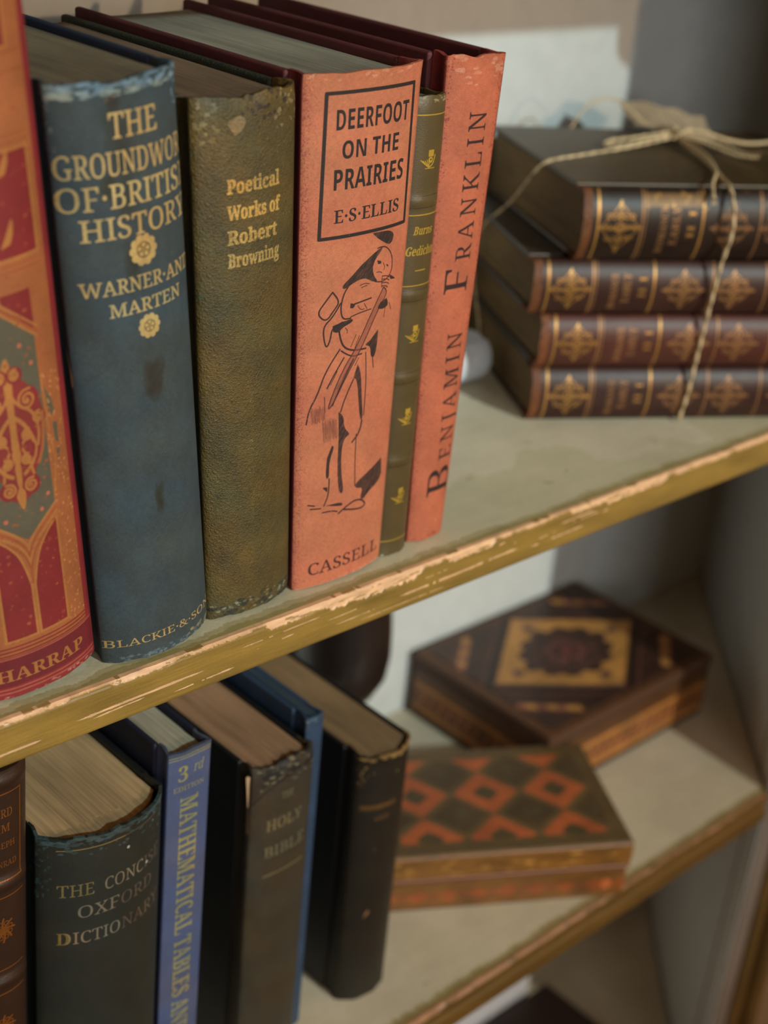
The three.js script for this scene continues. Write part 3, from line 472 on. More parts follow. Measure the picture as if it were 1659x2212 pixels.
// ---------------------------------------------------------------- the tied stack of small leather books
const SO = new THREE.Vector3(0.5351, 0, -0.0798), EX = new THREE.Vector3(0.867, 0, 0.498), DP = new THREE.Vector3(0.498, 0, -0.867);
const st = (e, d, y) => SO.clone().addScaledVector(EX, e).addScaledVector(DP, d).add(new THREE.Vector3(0, y, 0));
const FLAT = new THREE.Matrix4().makeBasis(new THREE.Vector3(0, 1, 0), EX.clone().negate(), DP.clone().negate());
function stackBook(label, y0, thick, e0, d0, base, board, sd, dim, turn) {
  const S = { w: thick, h: 0.165, d: 0.13, b: thick * 0.17, t: 0.0024, seed: sd, wear: 0.0004, sq: 0.0025, rows: 60, corner: 0.005 };
  const G = GOLD([178, 138, 76], 0.4, 0.38), D = GOLD([150 + 16 * dim, 112 + 14 * dim, 76 + 6 * dim], 0.3, 0.42), hw = thick * 500, H = 165;
  const flower = (p, x, y, g) => { const a = hw * 0.66, b = 10;
    p.line([-a - 1.2, y, a + 1.2, y], g, 0.3); p.line([0, y - b - 1.6, 0, y + b + 1.6], g, 0.6);
    for (let i = -3; i <= 3; i++) { const w = a * (1 - Math.abs(i) / 4); for (let k = -2; k <= 2; k++) { if (Math.abs(k) / 2 * a > w + 0.6) continue; p.ring(k / 2 * a * 0.9, y + i * b / 3.4, 1.15, g, 0.55, i + k, i + k + 4.6); } }
    for (const s of [-1, 1]) { p.line([s * a, y, 0, y + b], g, 0.4); p.line([s * a, y, 0, y - b], g, 0.4); p.dot(s * (a + 0.6), y, 0.6, g); p.dot(0, y + s * (b + 1), 0.7, g); p.ring(s * a * 0.5, y, 1.6, g, 0.6); }
    p.ring(0, y, 2.2, g, 0.8); };
  const m = bookMats(S, base, { mottle: 0.14, weave: 0.1, tone: [0.72, 0.64, 0.54], spec: 0.45, rough: 0.4, leather: true, bump: 0.00006 }, board, [140, 112, 70], (p) => {
    for (const [yy, w, g] of [[7.7, 1.3, G], [30.6, 1, D], [32.4, 0.5, D], [62.8, 1.2, G], [78.4 + 16, 0.9, D], [124, 0.9, D], [155, 1.1, D]]) p.rect(-hw * 1.0, H - yy - w / 2, hw * 2, w, g);
    p.rect(-hw - 6, H - 4.6, hw * 2 + 12, 4.6, { c: [136, 86, 48], a: 0.75 }); p.flecks(40, -hw - 2, hw + 2, H - 5, H, [70, 44, 30], 0.2, 0.8);
    flower(p, 0, H - 19.3, G); flower(p, 0, H - 79, D); flower(p, 0, H - 106, D); flower(p, 0, H - 140, D);
    p.text('ROMANCE', -hw * 0.74, hw * 0.6, H - 43.6, 3.4, 'serif', D, { bold: true }); p.text('EARLY', -hw * 0.5, hw * 0.6, H - 50.4, 3.8, 'serif', D, { bold: true });
    p.text('II', -hw * 0.3, hw * 0.1, H - 58.6, 3.6, 'serif', G, { bold: true }); p.text('I', hw * 0.3, hw * 0.5, H - 58.6, 3.6, 'serif', G, { bold: true });
    if (dim === 0) { p.rect(hw * 0.56, H - 62.6, hw * 0.34, 31, { c: [178, 138, 76], foil: 0.35, a: 0.55 }); p.flecks(30, hw * 0.5, hw, H - 120, H - 32, G, 0.3, 1, 1.6); }
    p.flecks(50, -hw - 1, hw + 1, 0, H, [96, 70, 52], 0.1, 0.4);
  });
  const M = FLAT.clone(); if (turn) M.premultiply(new THREE.Matrix4().makeRotationY(turn));
  return book(S, label, m, { m: M, p: st(e0 + 0.165, d0 + 0.165 * (turn || 0), y0 + thick / 2) }, 'leather books in the tied stack');
}
stackBook('thickest black leather book lying on top of the tied stack', 0.0838, 0.0352, 0.0125, 0.001, [44, 34, 30], [84, 64, 34], 21, 0, 0.055);
stackBook('dark leather book second from the top of the tied stack, shifted left', 0.0563, 0.0272, -0.0066, 0.0022, [64, 42, 38], [66, 50, 34], 22, 1, 0.02);
stackBook('reddish brown leather book second from the bottom of the tied stack', 0.0288, 0.0272, 0.0008, 0.0018, [88, 52, 46], [66, 50, 34], 23, 0.6, 0.012);
stackBook('dark leather book with orange worn end at the bottom of the tied stack', 0.0003, 0.0282, 0.0004, 0.0022, [62, 40, 36], [80, 62, 38], 24, 0.2);
{ // twine
  const mat = new THREE.MeshStandardMaterial({ color: col(226, 198, 152), roughness: 0.9, map: rep(MOTTLE, 6, 1) });
  const t = thing('twine', 'natural hemp twine tied in a loose bow around the stack of leather books', 'twine');
  const tube = (pts, r, n = 90) => { const c = new THREE.CatmullRomCurve3(pts.map((p) => st(...p)), false, 'centripetal'); const a = new THREE.TubeGeometry(c, n, r * 0.72, 7), q = a.attributes.position, f = c.computeFrenetFrames(n); // two strands laid as a flattened twist
    for (let i = 0; i <= n; i++) { const P = c.getPointAt(i / n); for (let k = 0; k <= 7; k++) { const j = i * 8 + k, an = k / 7 * 6.283 + i * 0.55, s = 1 + 0.32 * Math.cos(an * 2); q.setXYZ(j, P.x + (q.getX(j) - P.x) * s, P.y + (q.getY(j) - P.y) * s, P.z + (q.getZ(j) - P.z) * s); } }
    a.computeVertexNormals(); return a; };
  const T = 0.1198;
  part('wrapped_strand', tube([[0.1, 0.098, 0.1235], [0.0995, 0.06, 0.1213], [0.0925, 0.02, 0.1207], [0.0885, 0.001, 0.1198], [0.0882, -0.0065, 0.112], [0.0888, -0.0075, 0.1], [0.0872, -0.0062, 0.086], [0.0862, -0.0046, 0.064], [0.0845, -0.0044, 0.036], [0.083, -0.0046, 0.016], [0.0818, -0.003, 0.0014]], 0.0012, 160), mat, t);
  part('wrapped_strand', tube([[0.1, 0.098, 0.1235], [0.064, 0.0745, 0.1222], [0.0337, 0.0602, 0.1207], [0.011, 0.046, 0.1204], [0.0072, 0.047, 0.118], [0, 0.064, 0.095], [-0.0102, 0.0805, 0.073], [-0.0104, 0.079, 0.05], [-0.0066, 0.0725, 0.025], [-0.005, 0.068, 0.0014]], 0.0009, 160), mat, t);
  part('bow_loop', tube([[0.1, 0.098, 0.1246], [0.08, 0.0865, 0.1242], [0.062, 0.079, 0.122], [0.0535, 0.08, 0.1216], [0.056, 0.0855, 0.1222], [0.075, 0.091, 0.124], [0.1, 0.099, 0.1262]], 0.0012), mat, t);
  part('bow_loop', tube([[0.1, 0.1, 0.126], [0.09, 0.116, 0.126], [0.08, 0.12, 0.133], [0.068, 0.122, 0.1375], [0.056, 0.121, 0.133], [0.0475, 0.119, 0.1213]], 0.0007), mat, t);
  part('loose_end', tube([[0.1, 0.098, 0.1262], [0.113, 0.094, 0.1275], [0.128, 0.093, 0.124], [0.143, 0.097, 0.1216], [0.166, 0.104, 0.1222]], 0.0012), mat, t);
  part('loose_end', tube([[0.102, 0.096, 0.125], [0.113, 0.083, 0.1235], [0.122, 0.07, 0.1215], [0.131, 0.06, 0.1225]], 0.0013), mat, t);
  part('loose_end', tube([[0.103, 0.098, 0.1252], [0.118, 0.088, 0.124], [0.13, 0.074, 0.1216], [0.1335, 0.063, 0.1235]], 0.001), mat, t);
  part('loose_end', tube([[0.101, 0.096, 0.124], [0.1035, 0.07, 0.1222], [0.096, 0.036, 0.121], [0.0795, 0.003, 0.1205], [0.078, -0.0045, 0.116]], 0.0011), mat, t);
  part('knot', tube([[0.096, 0.094, 0.1235], [0.1, 0.091, 0.1275], [0.106, 0.094, 0.1285], [0.106, 0.1015, 0.126], [0.1, 0.103, 0.1275], [0.097, 0.098, 0.129], [0.101, 0.094, 0.127]], 0.0014), mat, t);
}
{ // kraft tag held under the knot
  const U = 26, V = 16, pos = [], uv = [], idx = [], top = (u, v) => { const e = 0.082 + 0.05 * u + 0.004 * v, d = 0.1035 + 0.04 * v + 0.008 * (1 - u) * (1 - u); return st(e, d, 0.1232 + 0.0022 * Math.sin(u * 4.4) + 0.006 * (v - 0.2) * v - 0.0042 * u * (1 - v) + 0.0035 * Math.pow(1 - u, 3) + 0.0007 * Math.sin(u * 17 + v * 9)); };
  for (const off of [0, -0.0007]) for (let j = 0; j <= V; j++) for (let i = 0; i <= U; i++) { const p = top(i / U, j / V); pos.push(p.x, p.y + off, p.z); uv.push(i / U * 0.5, j / V * 0.4); }
  const n = (U + 1) * (V + 1), q = (i, j, o) => o + j * (U + 1) + i;
  for (let j = 0; j < V; j++) for (let i = 0; i < U; i++) { idx.push(q(i, j, 0), q(i + 1, j, 0), q(i, j + 1, 0), q(i + 1, j, 0), q(i + 1, j + 1, 0), q(i, j + 1, 0)); idx.push(q(i, j, n), q(i, j + 1, n), q(i + 1, j, n), q(i + 1, j, n), q(i, j + 1, n), q(i + 1, j + 1, n)); }
  for (let i = 0; i < U; i++) for (const j of [0, V]) idx.push(q(i, j, 0), q(i, j, n), q(i + 1, j, 0), q(i + 1, j, 0), q(i, j, n), q(i + 1, j, n));
  for (let j = 0; j < V; j++) for (const i of [0, U]) idx.push(q(i, j, 0), q(i, j + 1, 0), q(i, j, n), q(i, j + 1, 0), q(i, j + 1, n), q(i, j, n));
  const g = new THREE.BufferGeometry(); g.setAttribute('position', new THREE.Float32BufferAttribute(pos, 3)); g.setAttribute('uv', new THREE.Float32BufferAttribute(uv, 2)); g.setIndex(idx); const gg = g.toNonIndexed(); gg.computeVertexNormals();
  const m = part('tag', gg, new THREE.MeshStandardMaterial({ color: col(206, 180, 146), map: rep(MOTTLE, 3, 3), roughness: 0.92, side: THREE.DoubleSide, bumpMap: rep(PLAIN, 6, 6), bumpScale: 0.0004 }), scene);
  m.userData = { label: 'small crumpled brown paper tag held under the twine bow on the stack', category: 'tag' };
}
{ // rolled white paper behind the last upright book
  const t = thing('paper_roll', 'short rolled white paper lying on the upper shelf beside the tied stack', 'paper roll');
  const N = 220, r0 = 0.0085, r1 = 0.0138, pos = [], uv = [], idx = [], L = 0.075;
  for (let i = 0; i <= N; i++) { const a = i / N * 6.283 * 5, r = r0 + (r1 - r0) * i / N; for (const k of [0, 1]) { pos.push(k * L + 0.0006 * Math.sin(a * 0.7) * k, r1 + Math.sin(a + 0.9) * r, Math.cos(a + 0.9) * r); uv.push(k * 0.075, i / N * 0.3); } }
  for (let i = 0; i < N; i++) { const a = i * 2; idx.push(a, a + 1, a + 2, a + 1, a + 3, a + 2); }
  const g = new THREE.BufferGeometry(); g.setAttribute('position', new THREE.Float32BufferAttribute(pos, 3)); g.setAttribute('uv', new THREE.Float32BufferAttribute(uv, 2)); g.setIndex(idx); g.computeVertexNormals();
  const pm = new THREE.MeshStandardMaterial({ color: col(232, 234, 236), roughness: 0.8, side: THREE.DoubleSide, map: rep(MOTTLE, 10, 10) });
  part('paper_sheet', g, pm, t);
  const core = new THREE.CylinderGeometry(r0 - 0.0002, r0 - 0.0002, L - 0.004, 24); core.rotateZ(Math.PI / 2); core.translate(L / 2, r1, 0); part('core', core, pm, t);
  t.position.set(0.478, 0.0003, -0.134); t.rotation.y = 0.04;
}
// ---------------------------------------------------------------- boxes on the lower shelf
function flatMap(w, h, ppm, base, opt, draw) { // canvas in millimetres, origin at the middle, for a lid or a side
  const W = Math.round(w * ppm), H = Math.round(h * ppm), c = document.createElement('canvas'); c.width = W; c.height = H; const g = c.getContext('2d');
  g.fillStyle = css(...base); g.fillRect(0, 0, W, H); g.save(); g.scale(ppm, ppm); g.translate(w / 2, h / 2); draw(new Pen(g, null, true, w / 2, h)); g.restore();
  const im = g.getImageData(0, 0, W, H), d = im.data, ox = R(0, 200), gr = opt.grain ?? 0.2;
  for (let y = 0; y < H; y++) for (let x = 0; x < W; x++) { const k = (y * W + x) * 4, X = x / ppm, Y = y / ppm, n = look(NB, X * 0.5 + ox, Y * 6) - 0.5, m = look(NA, X * 4 + ox, Y * 4) - 0.5, s = 1 + gr * n * 2 + (opt.mottle ?? 0.2) * m * 2; for (let i = 0; i < 3; i++) d[k + i] = clamp(d[k + i] * s, 0, 255); }
  g.putImageData(im, 0, 0); const t = new THREE.CanvasTexture(c); t.colorSpace = THREE.SRGBColorSpace; t.anisotropy = 8; return t;
}
function faceUV(g, w, h, axes, flip = 1) { const p = g.attributes.position, a = []; for (let i = 0; i < p.count; i++) a.push(0.5 + flip * p.getComponent(i, axes[0]) / w, 0.5 + p.getComponent(i, axes[1]) / h); g.setAttribute('uv', new THREE.Float32BufferAttribute(a, 2)); return g; }
const slab = (w, h, d, r, x = 0, y = 0, z = 0) => { const g = new RoundedBoxGeometry(w, h, d, 3, r); g.translate(x, y, z); return g; };
{ // inlaid rectangular box
  const t = thing('inlaid_box', 'dark wooden box with a pale lozenge of floral mosaic inlaid in its lid', 'box');
  const W = 0.166, D = 0.121, H = 0.047;
  const side = (w, flip) => flatMap(w * 1000, 30, 6, [160, 104, 50], { grain: 0.24 }, (p) => { p.rect(-w * 500, -7, w * 1000, 9.5, [128, 78, 40]); for (let x = -w * 500 + 5; x < w * 500 - 3; x += 8.2) { p.poly([x - 3, -2.4, x, -5.6, x + 3, -2.4, x, 0.8], [46, 24, 16]); p.dot(x + 4.1, -2.4, 1.5, [176, 104, 56]); p.dot(x, -2.4, 1, [158, 92, 52]); } p.line([-w * 500, 3, w * 500, 3], [60, 34, 18], 0.7); p.line([-w * 500, -7.6, w * 500, -7.6], [60, 34, 18], 0.7); p.rect(-w * 500, 7, w * 1000, 8, [84, 50, 24]); p.rect(-w * 500, -15, w * 1000, 3.2, [60, 32, 18]); });
  const wood = new THREE.MeshStandardMaterial({ color: col(70, 42, 24), map: rep(MOTTLE, 8, 8), roughness: 0.45, bumpMap: rep(PLAIN, 10, 10), bumpScale: 0.0002 });
  part('body', slab(W - 0.002, 0.0385, D - 0.002, 0.0012, 0, 0.01925, 0), wood, t);
  const sm = (w) => new THREE.MeshStandardMaterial({ map: side(w), roughness: 0.42 });
  const a = sm(W - 0.008), b = sm(D - 0.008);
  for (const s of [-1, 1]) { part('side_panel', faceUV(slab(W - 0.008, 0.035, 0.0014, 0.0005, 0, 0, 0), W - 0.008, 0.035, [0, 1]).translate(0, 0.0195, s * (D / 2 - 0.0012)), a, t); part('side_panel', faceUV(slab(0.0014, 0.035, D - 0.008, 0.0005, 0, 0, 0), D - 0.008, 0.035, [2, 1]).translate(s * (W / 2 - 0.0012), 0.0195, 0), b, t); }
  const lid = part('lid', slab(W, 0.008, D, 0.002, 0, 0.0428, 0), new THREE.MeshStandardMaterial({ color: col(98, 60, 32), map: rep(MOTTLE, 8, 8), roughness: 0.45, bumpMap: rep(PLAIN, 10, 10), bumpScale: 0.0002 }), t);
  const lm = new THREE.MeshStandardMaterial({ roughness: 0.4, map: flatMap(150, 108, 6, [56, 34, 24], { grain: 0.22 }, (p) => {
    for (const [sx, sy] of [[1, 1], [1, -1], [-1, 1], [-1, -1]]) { // corner triangles with mosaic strips
      p.poly([sx * 74, sy * 53, sx * 74, sy * 22, sx * 38, sy * 53], [60, 38, 28]); const l = [168, 116, 56], q = [128, 76, 60];
      for (let k = 0; k < 6; k++) { const u0 = k / 6, u1 = (k + 0.72) / 6, X = (u) => sx * (73 - 30 * u), Y = (u) => sy * (26 + 24 * u); p.line([X(u0), Y(u0), X(u1), Y(u1)], k % 2 ? l : q, 6.4); } p.line([sx * 76, sy * 31, sx * 44, sy * 54], [84, 46, 36], 1.6); }
    p.line([-77, 0, 0, 56, 77, 0, 0, -56], [38, 22, 16], 3, true); p.line([-82, 0, 0, 60, 82, 0, 0, -60], [94, 56, 44], 1.4, true);
  }) });
  part('lid_veneer', faceUV(slab(0.15, 0.0008, 0.108, 0.0003), 0.15, 0.108, [0, 2], 1).translate(0, 0.047, 0), lm, lid);
  const sh = new THREE.Shape(); sh.moveTo(-0.07, 0); sh.lineTo(0, 0.0505); sh.lineTo(0.07, 0); sh.lineTo(0, -0.0505); sh.closePath();
  const g = new THREE.ExtrudeGeometry(sh, { depth: 0.0006, bevelEnabled: true, bevelSize: 0.0003, bevelThickness: 0.0003, bevelSegments: 1 }); g.rotateX(-Math.PI / 2); faceUV(g, 0.15, 0.108, [0, 2]); g.translate(0, 0.0472, 0);
  const pm = new THREE.MeshStandardMaterial({ roughness: 0.4, map: flatMap(150, 108, 6, [176, 124, 62], { grain: 0.16 }, (p) => {
    p.line([-70, 0, 0, 50.5, 70, 0, 0, -50.5], [70, 40, 26], 2.4, true);
    const M = [62, 40, 32], N = [104, 66, 54], petal = (x, y, rx, ry, c) => { p.set(c); p.g.beginPath(); p.g.ellipse(x, -y, rx, ry, 0, 0, 7); p.g.fill(); };
    petal(0, 0, 33, 24.4, M); for (let i = 0; i < 12; i++) { const a = i / 12 * 6.283, q = i % 3 ? 1 : 1.06; petal(Math.cos(a) * 30 * q, Math.sin(a) * 22 * q, 7, 5.4, M); } for (const [x, y] of [[47, 0], [-47, 0], [0, 34], [0, -34]]) petal(x, y, 4.6, 3.6, N);
    for (let i = 0; i < 260; i++) { const a = R(0, 6.283), r = Math.sqrt(rnd()); p.rect(Math.cos(a) * r * 30 - 0.7, Math.sin(a) * r * 22 - 0.7, 1.4, 1.4, [N, [86, 44, 40], [48, 40, 30], [120, 84, 60]][i % 4]); }
    for (let i = 0; i < 8; i++) { const a = i / 8 * 6.283; petal(Math.cos(a) * 13, Math.sin(a) * 10, 3.4, 3, [112, 62, 56]); } petal(0, 0, 4, 3.4, [124, 58, 52]);
  }) });
  part('lozenge_inlay', g, pm, lid, 'pale lozenge inlay with dark floral mosaic');
  t.position.set(0.6855, LOW + 0.0002, -0.1415);
}
{ // painted box with orange lozenges
  const t = thing('painted_box', 'flat wooden box painted with orange lozenges on its dark lid, turned at the shelf edge', 'box');
  const W = 0.141, D = 0.0945, H = 0.0385;
  const top = flatMap(W * 1000, D * 1000, 7, [96, 74, 42], { mottle: 0.16, grain: 0.1 }, (p) => {
    const w2 = W * 500, d2 = D * 500, RED = [166, 84, 44], DK = [74, 62, 36];
    const loz = (x, y, a, b, c) => p.poly([x - a, y, x, y + b, x + a, y, x, y - b], c);
    for (let i = -1; i < 5; i++) for (let j = 0; j < 3; j++) { const x = w2 - 30.5 - 42.5 * i, y = d2 - 12 - 39.5 * j; loz(x, y, 19.4, 19, RED); loz(x, y, 8.4, 7.6, DK); p.dot(x, y, 6, DK); for (let k = 0; k < 30; k++) p.flecks(1, x - 16, x + 16, y - 15, y + 15, { c: [150, 76, 40], a: 0.4 }, 0.3, 1); }
    for (let i = -1; i < 5; i++) for (let j = -1; j < 3; j++) { const x = w2 - 51.7 - 42.5 * i, y = d2 - 31.7 - 39.5 * j; loz(x, y, 17, 16, [76, 58, 34]); p.flecks(12, x - 5, x + 5, y - 5, y + 5, [112, 112, 84], 0.3, 0.9); }
    for (const s of [-1, 1]) { p.rect(-w2, s > 0 ? d2 - 9.5 : -d2, W * 1000, 9.5, [92, 72, 42]); p.rect(s > 0 ? w2 - 9 : -w2, -d2, 9, D * 1000, [88, 68, 40]); }
    p.flecks(90, -w2, w2, -d2, d2, [90, 82, 50], 0.2, 0.7);
  });
  const sideT = flatMap(150, 22, 7, [106, 68, 26], { grain: 0.26 }, (p) => { for (let i = -4; i < 5; i++) { p.poly([i * 17 - 7, -1, i * 17, 4, i * 17 + 7, -1, i * 17, -6], [128, 66, 28]); p.poly([i * 17 + 4, -1, i * 17 + 8.5, 2.4, i * 17 + 13, -1, i * 17 + 8.5, -4.4], [110, 62, 32]); } p.rect(-75, -11, 150, 3, [104, 66, 30]); p.dot(58, -1, 3.4, [168, 88, 48]); });
  const lidT = flatMap(150, 18, 7, [114, 74, 26], { grain: 0.26 }, (p) => { p.flecks(40, -75, 75, -8, 8, [170, 120, 56], 0.4, 1.4, 3); });
  const sm = new THREE.MeshStandardMaterial({ map: sideT, roughness: 0.5 }), lm = new THREE.MeshStandardMaterial({ map: lidT, roughness: 0.48 });
  part('body', faceUV(slab(W - 0.003, 0.0205, D - 0.003, 0.0012), 0.15, 0.022, [0, 1]).translate(0, 0.0103, 0), sm, t);
  part('moulding', slab(W - 0.0008, 0.0026, D - 0.0008, 0.0011, 0, 0.0212, 0), new THREE.MeshStandardMaterial({ color: col(112, 66, 40), roughness: 0.45 }), t);
  const lid = part('lid', faceUV(slab(W, 0.0158, D, 0.0022), 0.15, 0.018, [0, 1]).translate(0, 0.0303, 0), lm, t);
  part('lid_panel', faceUV(slab(W - 0.003, 0.0009, D - 0.003, 0.0004), W - 0.003, D - 0.003, [0, 2], 1).translate(0, 0.0382, 0), new THREE.MeshStandardMaterial({ map: top, roughness: 0.5 }), lid, 'dark painted lid with orange lozenges');
  t.rotation.y = -Math.atan2(0.512, 0.859);
  const f = new THREE.Vector3(0.859, 0, 0.512), r = new THREE.Vector3(0.512, 0, -0.859);
  t.position.set(0.577, LOW + 0.0002, 0.006).addScaledVector(f, -W / 2).addScaledVector(r, D / 2);
}
{ // dark turned cup behind the lower books
  const t = thing('goblet', 'dark glazed round cup standing behind the small black book', 'goblet');
  const m = new THREE.MeshPhysicalMaterial({ color: col(34, 24, 20), roughness: 0.4, clearcoat: 0.5, clearcoatRoughness: 0.15, map: rep(MOTTLE, 2, 2) });
  const bowl = [[0.0001, 0.062], [0.012, 0.0625], [0.021, 0.068], [0.0268, 0.08], [0.0285, 0.094], [0.028, 0.11], [0.0268, 0.126], [0.0262, 0.14], [0.0268, 0.15], [0.0252, 0.151], [0.0242, 0.14], [0.025, 0.11], [0.0225, 0.08], [0.012, 0.069], [0.0001, 0.068]].map(([x, y]) => new THREE.Vector2(x, y));
  part('bowl', new THREE.LatheGeometry(bowl, 48), m, t);
  part('stem', new THREE.LatheGeometry([[0.0055, 0.0035], [0.0048, 0.02], [0.0062, 0.03], [0.0046, 0.04], [0.0062, 0.056], [0.011, 0.0624]].map(([x, y]) => new THREE.Vector2(x, y)), 32), m, t);
  part('foot', new THREE.LatheGeometry([[0.0001, 0], [0.0195, 0], [0.02, 0.002], [0.014, 0.0036], [0.0055, 0.005], [0.0001, 0.005]].map(([x, y]) => new THREE.Vector2(x, y)), 40), m, t);
  t.position.set(0.5125, LOW + 0.0002, -0.174);
}
{ // things on the bottom shelf
  const t = thing('wooden_case', 'dark brown wooden case lying on the bottom shelf', 'case');
  const m = new THREE.MeshStandardMaterial({ color: col(44, 26, 18), roughness: 0.5, map: rep(MOTTLE, 6, 6) });
  part('body', slab(0.125, 0.021, 0.11, 0.0015, 0, 0.0105, 0), m, t); part('lid', slab(0.127, 0.0085, 0.112, 0.0025, 0, 0.0257, 0), m, t);
  t.position.set(0.6585, -0.5598, -0.0795);
  const b = thing('booklet', 'thin white booklet standing behind the dark case on the bottom shelf', 'booklet');
  const w = new THREE.MeshStandardMaterial({ color: col(226, 226, 232), roughness: 0.7, map: rep(MOTTLE, 8, 8) });
  part('cover', slab(0.11, 0.054, 0.0008, 0.0003, 0, 0.027, -0.003), w, b); part('cover', slab(0.11, 0.054, 0.0008, 0.0003, 0, 0.027, 0.003), w, b); part('page_block', slab(0.108, 0.0525, 0.0052, 0.0004, 0, 0.027, 0), new THREE.MeshStandardMaterial({ color: col(214, 210, 200), roughness: 0.9 }), b); part('fold', slab(0.0016, 0.054, 0.0066, 0.0007, 0.055, 0.027, 0), w, b);
  b.position.set(0.6495, -0.5598, -0.1425);
}
// ---------------------------------------------------------------- the bookcase
const XL = -0.62, XJ = 0.7293, DEEP = 0.205;
const PAINT = new THREE.MeshStandardMaterial({ color: col(208, 208, 203), map: rep(SOFT, 3, 3), roughness: 0.62, bumpMap: rep(PLAIN, 8, 8), bumpScale: 0.0003 });
function prism(pts, y0, h, x = 0) { const s = new THREE.Shape(); pts.forEach(([a, b], i) => (i ? s.lineTo(a, -b) : s.moveTo(a, -b))); s.closePath(); const g = new THREE.ExtrudeGeometry(s, { depth: h, bevelEnabled: false }); g.rotateX(-Math.PI / 2); g.translate(0, y0, 0); return g; }
// painted shelf top, in metres from x = 0.16, z = -0.26: cream paint, front paint brushed over the edge, khaki patches more frequent towards the front
const TOPX = 0.6, TOPZ = 0.28;
function topTexture(sd) {
  const khaki = sd < 400 ? 1 : 0.4;
  const old = seed; seed = sd; const W = 1536, H = 720, c = document.createElement('canvas'); c.width = W; c.height = H; const g = c.getContext('2d'), im = g.createImageData(W, H), d = im.data;
  for (let y = 0; y < H; y++) for (let x = 0; x < W; x++) {
    const X = x / W * TOPX * 1000, Z = (1 - y / H) * TOPZ * 1000 - 260, k = (y * W + x) * 4; // canvas row 0 is the front
    const n = look(NA, X * 1.1 + sd, Z * 1.4), f = look(NC, X * 8, Z * 8) - 0.5, s = look(NB, X * 0.35 + sd, Z * 2.2) - 0.5;
    const v = 1 + (n - 0.5) * 0.2 + f * 0.06 + s * 0.05; let r = 206 * v, gg = 198 * v, b = 176 * v;
    const e = -Z + 4 * (look(NB, X * 0.6, sd) - 0.5) + 2.2 * (look(NC, X * 2.2, 9 + sd) - 0.5); // distance behind the front edge, ragged
    const q = e < 4.4 ? 0.92 : e < 7.2 + 5 * (look(NA, X * 2.4, sd + 60) - 0.5) ? 0.5 : 0; r += (128 * v - r) * q; gg += (112 * v - gg) * q; b += (58 * v - b) * q;
    const kh = look(NA, X * 0.7 + 80, Z * 0.7 + sd) > 0.52 - clamp(1 - e / 70, 0, 1) * 0.3 ? 0.36 * khaki : 0.06 * khaki; r += (170 * v - r) * kh; gg += (164 * v - gg) * kh; b += (124 * v - b) * kh;
    d[k] = clamp(r, 0, 255); d[k + 1] = clamp(gg, 0, 255); d[k + 2] = clamp(b, 0, 255); d[k + 3] = 255;
  }
  g.putImageData(im, 0, 0);
  for (let i = 0; i < 46; i++) { const x = R(0, W), y = R(20, H); g.fillStyle = `rgba(${R(90, 130)},${R(80, 104)},${R(56, 80)},${R(0.25, 0.7)})`; g.beginPath(); g.ellipse(x, y, R(1, 8), R(0.6, 2.4), R(-0.6, 0.9), 0, 7); g.fill(); }
  seed = old; const t = new THREE.CanvasTexture(c); t.colorSpace = THREE.SRGBColorSpace; t.wrapS = THREE.MirroredRepeatWrapping; t.wrapT = THREE.ClampToEdgeWrapping; t.anisotropy = 8; return t;
}
// front edge: olive gold gloss paint, chipped along the top arris and scratched down to pale wood
const EDGE0 = 0.17, EDGEL = 0.5;
const CHIPS = [[0.236, 0.264, 1.5], [0.266, 0.3, 0.8], [0.303, 0.335, 2.6], [0.33, 0.386, 4.2], [0.388, 0.398, 1.3], [0.398, 0.428, 3.0], [0.44, 0.466, 1.0], [0.476, 0.5, 2.2], [0.498, 0.548, 3.4], [0.55, 0.6, 2.2], [0.6, 0.66, 1.6], [0.19, 0.222, 1.0]];
const chipDepth = (x, sd) => { let d = 0.45 + 0.9 * Math.max(0, look(NB, x * 900 + sd, 7) - 0.46) * 3; for (const [a, b, m] of CHIPS) { const xx = x + (sd ? 0.11 : 0), u = (xx - a) / (b - a); if (u > -0.04 && u < 1.04) d = Math.max(d, m * clamp(Math.min(u + 0.04, 1.04 - u) * 7) * (0.62 + 0.75 * look(NC, x * 2200 + sd, 3))); } return d; };
